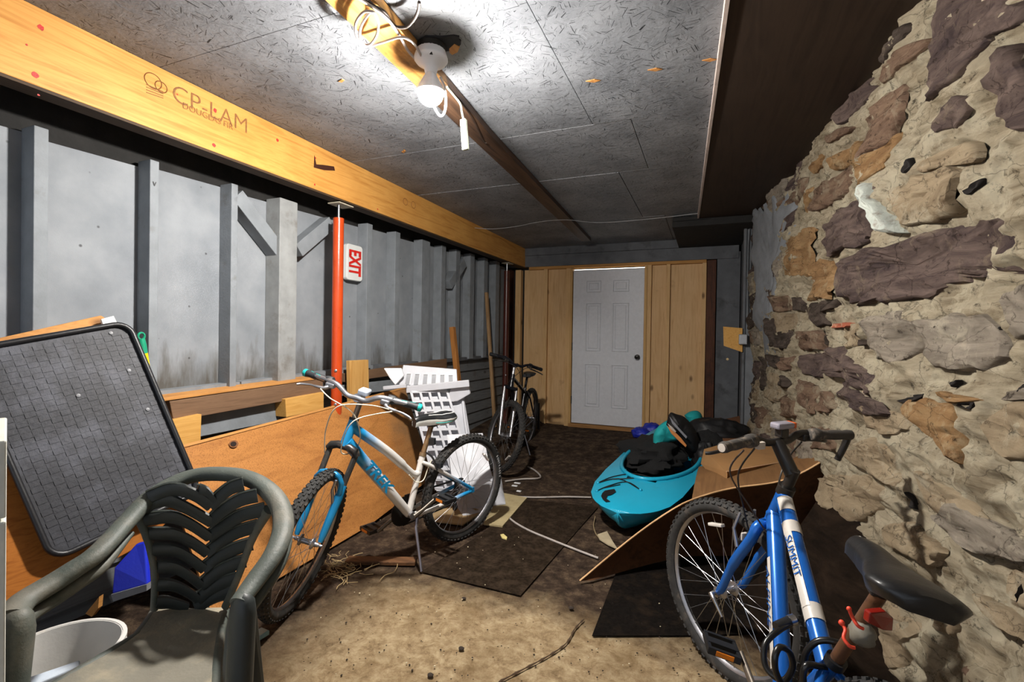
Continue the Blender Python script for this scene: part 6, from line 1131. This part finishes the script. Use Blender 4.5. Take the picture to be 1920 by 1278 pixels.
for fn in (back_l, back_r): MB().tube([fn(t_) for t_ in np.linspace(0, 1.03, 9)], [.013, .012, .012, .012, .012, .013, .014, .016, .018], 10, flat=((0, 1, 0), 0.7)).build('back_rail', CHG, ch, smooth=50)
def bk(x, y):     # a point on the gently hollow back surface for a pixel
    t_ = interp(y, [905, 955, 1010, 1075, 1142], [1.2, 1, .7, .35, 0]); a, b2 = back_l(min(t_, 1)), back_r(min(t_, 1)); n = (b2 - a).cross(back_l(0) - back_l(1)).normalized()
    o = V((0, 0, H)); d = ray(x, y); q = plane_pt(x, y, a, n); u = (q - a).dot((b2 - a).normalized()) / (b2 - a).length; hollow = 0.03 * (1 - (2 * u - 1) ** 2); s = (q - o).length
    return o + (q - o) * ((s + max(0, hollow)) / s)
SL = [((276, 932), (322, 916), (362, 926), (394, 948)), ((258, 956), (306, 936), (350, 952), (396, 978)), ((264, 974), (318, 968), (356, 982), (392, 1006)), ((276, 1000), (322, 1000), (356, 1014), (388, 1036)), ((282, 1030), (324, 1031), (352, 1044), (382, 1066)), ((293, 1062), (324, 1063), (350, 1076), (376, 1096)), ((292, 1096), (320, 1096), (346, 1106), (370, 1122)), ((290, 1128), (312, 1128), (330, 1132), (350, 1139)),
      ((372, 918), (384, 922), (392, 930), (400, 940))]
SR = [((394, 948), (408, 932), (432, 914), (456, 906)), ((392, 978), (416, 956), (450, 936), (482, 928)), ((390, 1006), (416, 986), (450, 966), (497, 954)), ((386, 1036), (414, 1014), (446, 996), (484, 985)), ((380, 1066), (408, 1044), (440, 1028), (473, 1018)), ((376, 1096), (402, 1074), (432, 1059), (460, 1050)), ((370, 1122), (394, 1102), (422, 1089), (444, 1083)), ((366, 1140), (388, 1124), (412, 1114), (440, 1108))]
for grp in (SL, SR):
    for s4 in grp:
        c0 = [bk(x, y) for x, y in s4]; c0 = bez(c0, 4); n_ = len(c0)
        MB().tube(c0, [0.0215] * n_, 8, flat=((0, 1, 0), 0.22)).build('back_slat', CHD, ch, smooth=50)
        MB().tube([p + V((0, -.004, .0185)) for p in c0], 0.0025, 5).build('slat_edge', CHG, ch, smooth=50)
def seat(u, v):    # u across, v front to back
    L_ = [(20, 1330), (100, 1278), (165, 1240), (215, 1212), (262, 1182), (288, 1142)]; R_ = [(400, 1420), (402, 1330), (404, 1260), (408, 1215), (414, 1170), (422, 1138)]
    k = v * 5; i = min(int(k), 4); f = k - i; a = lerp(V((*L_[i], 0)), V((*L_[i + 1], 0)), f); b2 = lerp(V((*R_[i], 0)), V((*R_[i + 1], 0)), f); q = lerp(a, b2, u); z = SZ - 0.018 * math.sin(math.pi * u) * math.sin(math.pi * min(1, v * 1.1)) - 0.012 * v
    return at(q.x, q.y, 2, z)
MB().slab(seat, 14, 14, (0, 0, -0.012)).build('seat', pm('dusty_seat_plastic', '6d695e', 0.8, var=0.12, vs_=8, bs=0.45, bsc=120, dirt='918873', ds=6, dl=0.44), ch, smooth=50)
MB().tube([seat(0, v) - V((0, 0, .012)) for v in np.linspace(0, 1, 10)], 0.014, 8).tube([seat(1, v) - V((0, 0, .012)) for v in np.linspace(0, 1, 10)], 0.014, 8).build('seat_edge', CHG, ch, smooth=50)
for x_, y_ in ((bkL.x - .03, bkL.y + .10), (bkR.x + .05, bkR.y + .10)):
    MB().tube([V((x_, y_ - .06, SZ - .01)), V((x_, y_, 0.0))], [.030, .022], 10, flat=((0, 1, 0), .6)).build('rear_leg', CHD, ch, smooth=50)
MB().prism([seat(0.95, .55) + V((.0, 0, -.02)), seat(1, 1) + V((.0, .0, -.02)), seat(1, 1) + V((.02, .02, -.12)), seat(1, .55) + V((.03, 0, -.12))], (1, 0, 0), .008).build('seat_skirt', CHD, ch)
# bucket
BW = pm('white_bucket_plastic', 'c5c3bf', 0.4, var=0.05, dirt='a98e66', ds=5, dl=0.58)
bkz = 0.36; bc0 = at(108, 1218, 2, bkz); bt = thing('bucket', 'open white plastic bucket standing behind the garden chair arm', 'bucket', (bc0.x, bc0.y, 0))
MB().lathe([(0.0, 0.002), (0.125, 0.002), (0.128, 0.0), (0.148, bkz), (0.143, bkz), (0.124, 0.012), (0.0, 0.012)], (bc0.x, bc0.y, 0), (0, 0, 1), 40).build('shell', BW, bt, smooth=40)
for z in (bkz - .0, bkz - .03, bkz - .055): MB().lathe([(0.146, 0), (0.157, 0.001), (0.157, 0.009), (0.146, 0.010)], (bc0.x, bc0.y, z - .008), (0, 0, 1), 40, closed=True).build('rim', BW, bt, smooth=40)
MB().tube([V((bc0.x + .152 * math.cos(a), bc0.y + .152 * math.sin(a), bkz - .07 - .10 * math.sin((a + .4) ) ** 2)) for a in np.linspace(-.4, math.pi - .4, 16)], 0.003, 6).build('handle', ALU, bt)
ld = [at(32, 1276, 2, .40), at(150, 1236, 2, .40), at(150, 1248, 2, .39), at(34, 1296, 2, .39)]
tag(MB().prism(ld, (0, 0, -1), 0.035).build('lid', pm('pale_blue_white_lid', 'b9c3d0', 0.35, var=.04), bevel=0.003), 'pale blue-white plastic lid edge across the front of the bucket', 'lid')
# blue dustpan
bp0 = thing('dustpan', 'bright blue plastic dustpan with grey rubber lip behind the chair back', 'dustpan', dp(250, 1115, 1.85))
BLP = pm('cobalt_blue_plastic', '1326b8', 0.35, var=0.06)
MB().prism([dp(x, y, 1.8 + dd) for x, y, dd in ((218, 1108, 0), (222, 1060, .02), (245, 1035, .04), (262, 1016, .05), (279, 1012, .05), (284, 1090, 0))], -_fw, 0.02).build('pan', BLP, bp0, bevel=0.005)
MB().prism([dp(x, y, 1.80) for x, y in ((218, 1108), (284, 1089), (284, 1101), (222, 1121))], -_fw, 0.024).build('rubber_lip', pm('grey_lip', '76787c', 0.6), bp0)
# tall white panel at the picture's left edge
cA = dp(13, 825, 0.80); rd = ray(13, 825); rd = V((rd.x, rd.y, 0)).normalized(); ld_ = V((-rd.y, rd.x, 0))
wpn = thing('white_cabinet', 'tall white painted cabinet, only its edge showing left of the chair', 'cabinet', (cA.x, cA.y, 0))
WC = pm('yellowed_white_paint', 'c9c9c0', 0.5, dirt='b0a25e', ds=3, dl=0.56)
for z0, z1 in ((0.0, cA.z - 0.135), (cA.z - 0.13, cA.z)):
    c4 = [V((cA.x, cA.y, z0)), V((cA.x, cA.y, z0)) + rd * 0.30, V((cA.x, cA.y, z0)) + rd * 0.30 + ld_ * 0.4, V((cA.x, cA.y, z0)) + ld_ * 0.4]
    MB().prism(c4, (0, 0, 1), z1 - z0).build('panel', WC, wpn, bevel=0.003)
# small broken bits against the left wall foot
for (x, y, lb, r) in ((462, 1200, 'clear plastic foot block beside the chair leg', .03),):
    tag(MB().bar(at(448, 1213, 2, .02), at(498, 1182, 2, .02), 0.05, 0.02).build('plastic_block', pm('bluish_clear_plastic', '7fa0a6', 0.2), bevel=0.004), 'bluish plastic strip on the floor behind the chair leg', 'strip')
tag(MB().prism([dp(x, y, 1.9) for x, y in ((160, 1150), (178, 1128), (186, 1118), (184, 1140), (172, 1156))], _fw, .02).build('wood_scrap', PINEY), 'small orange wood scrap in the dark behind the bucket', 'scrap')
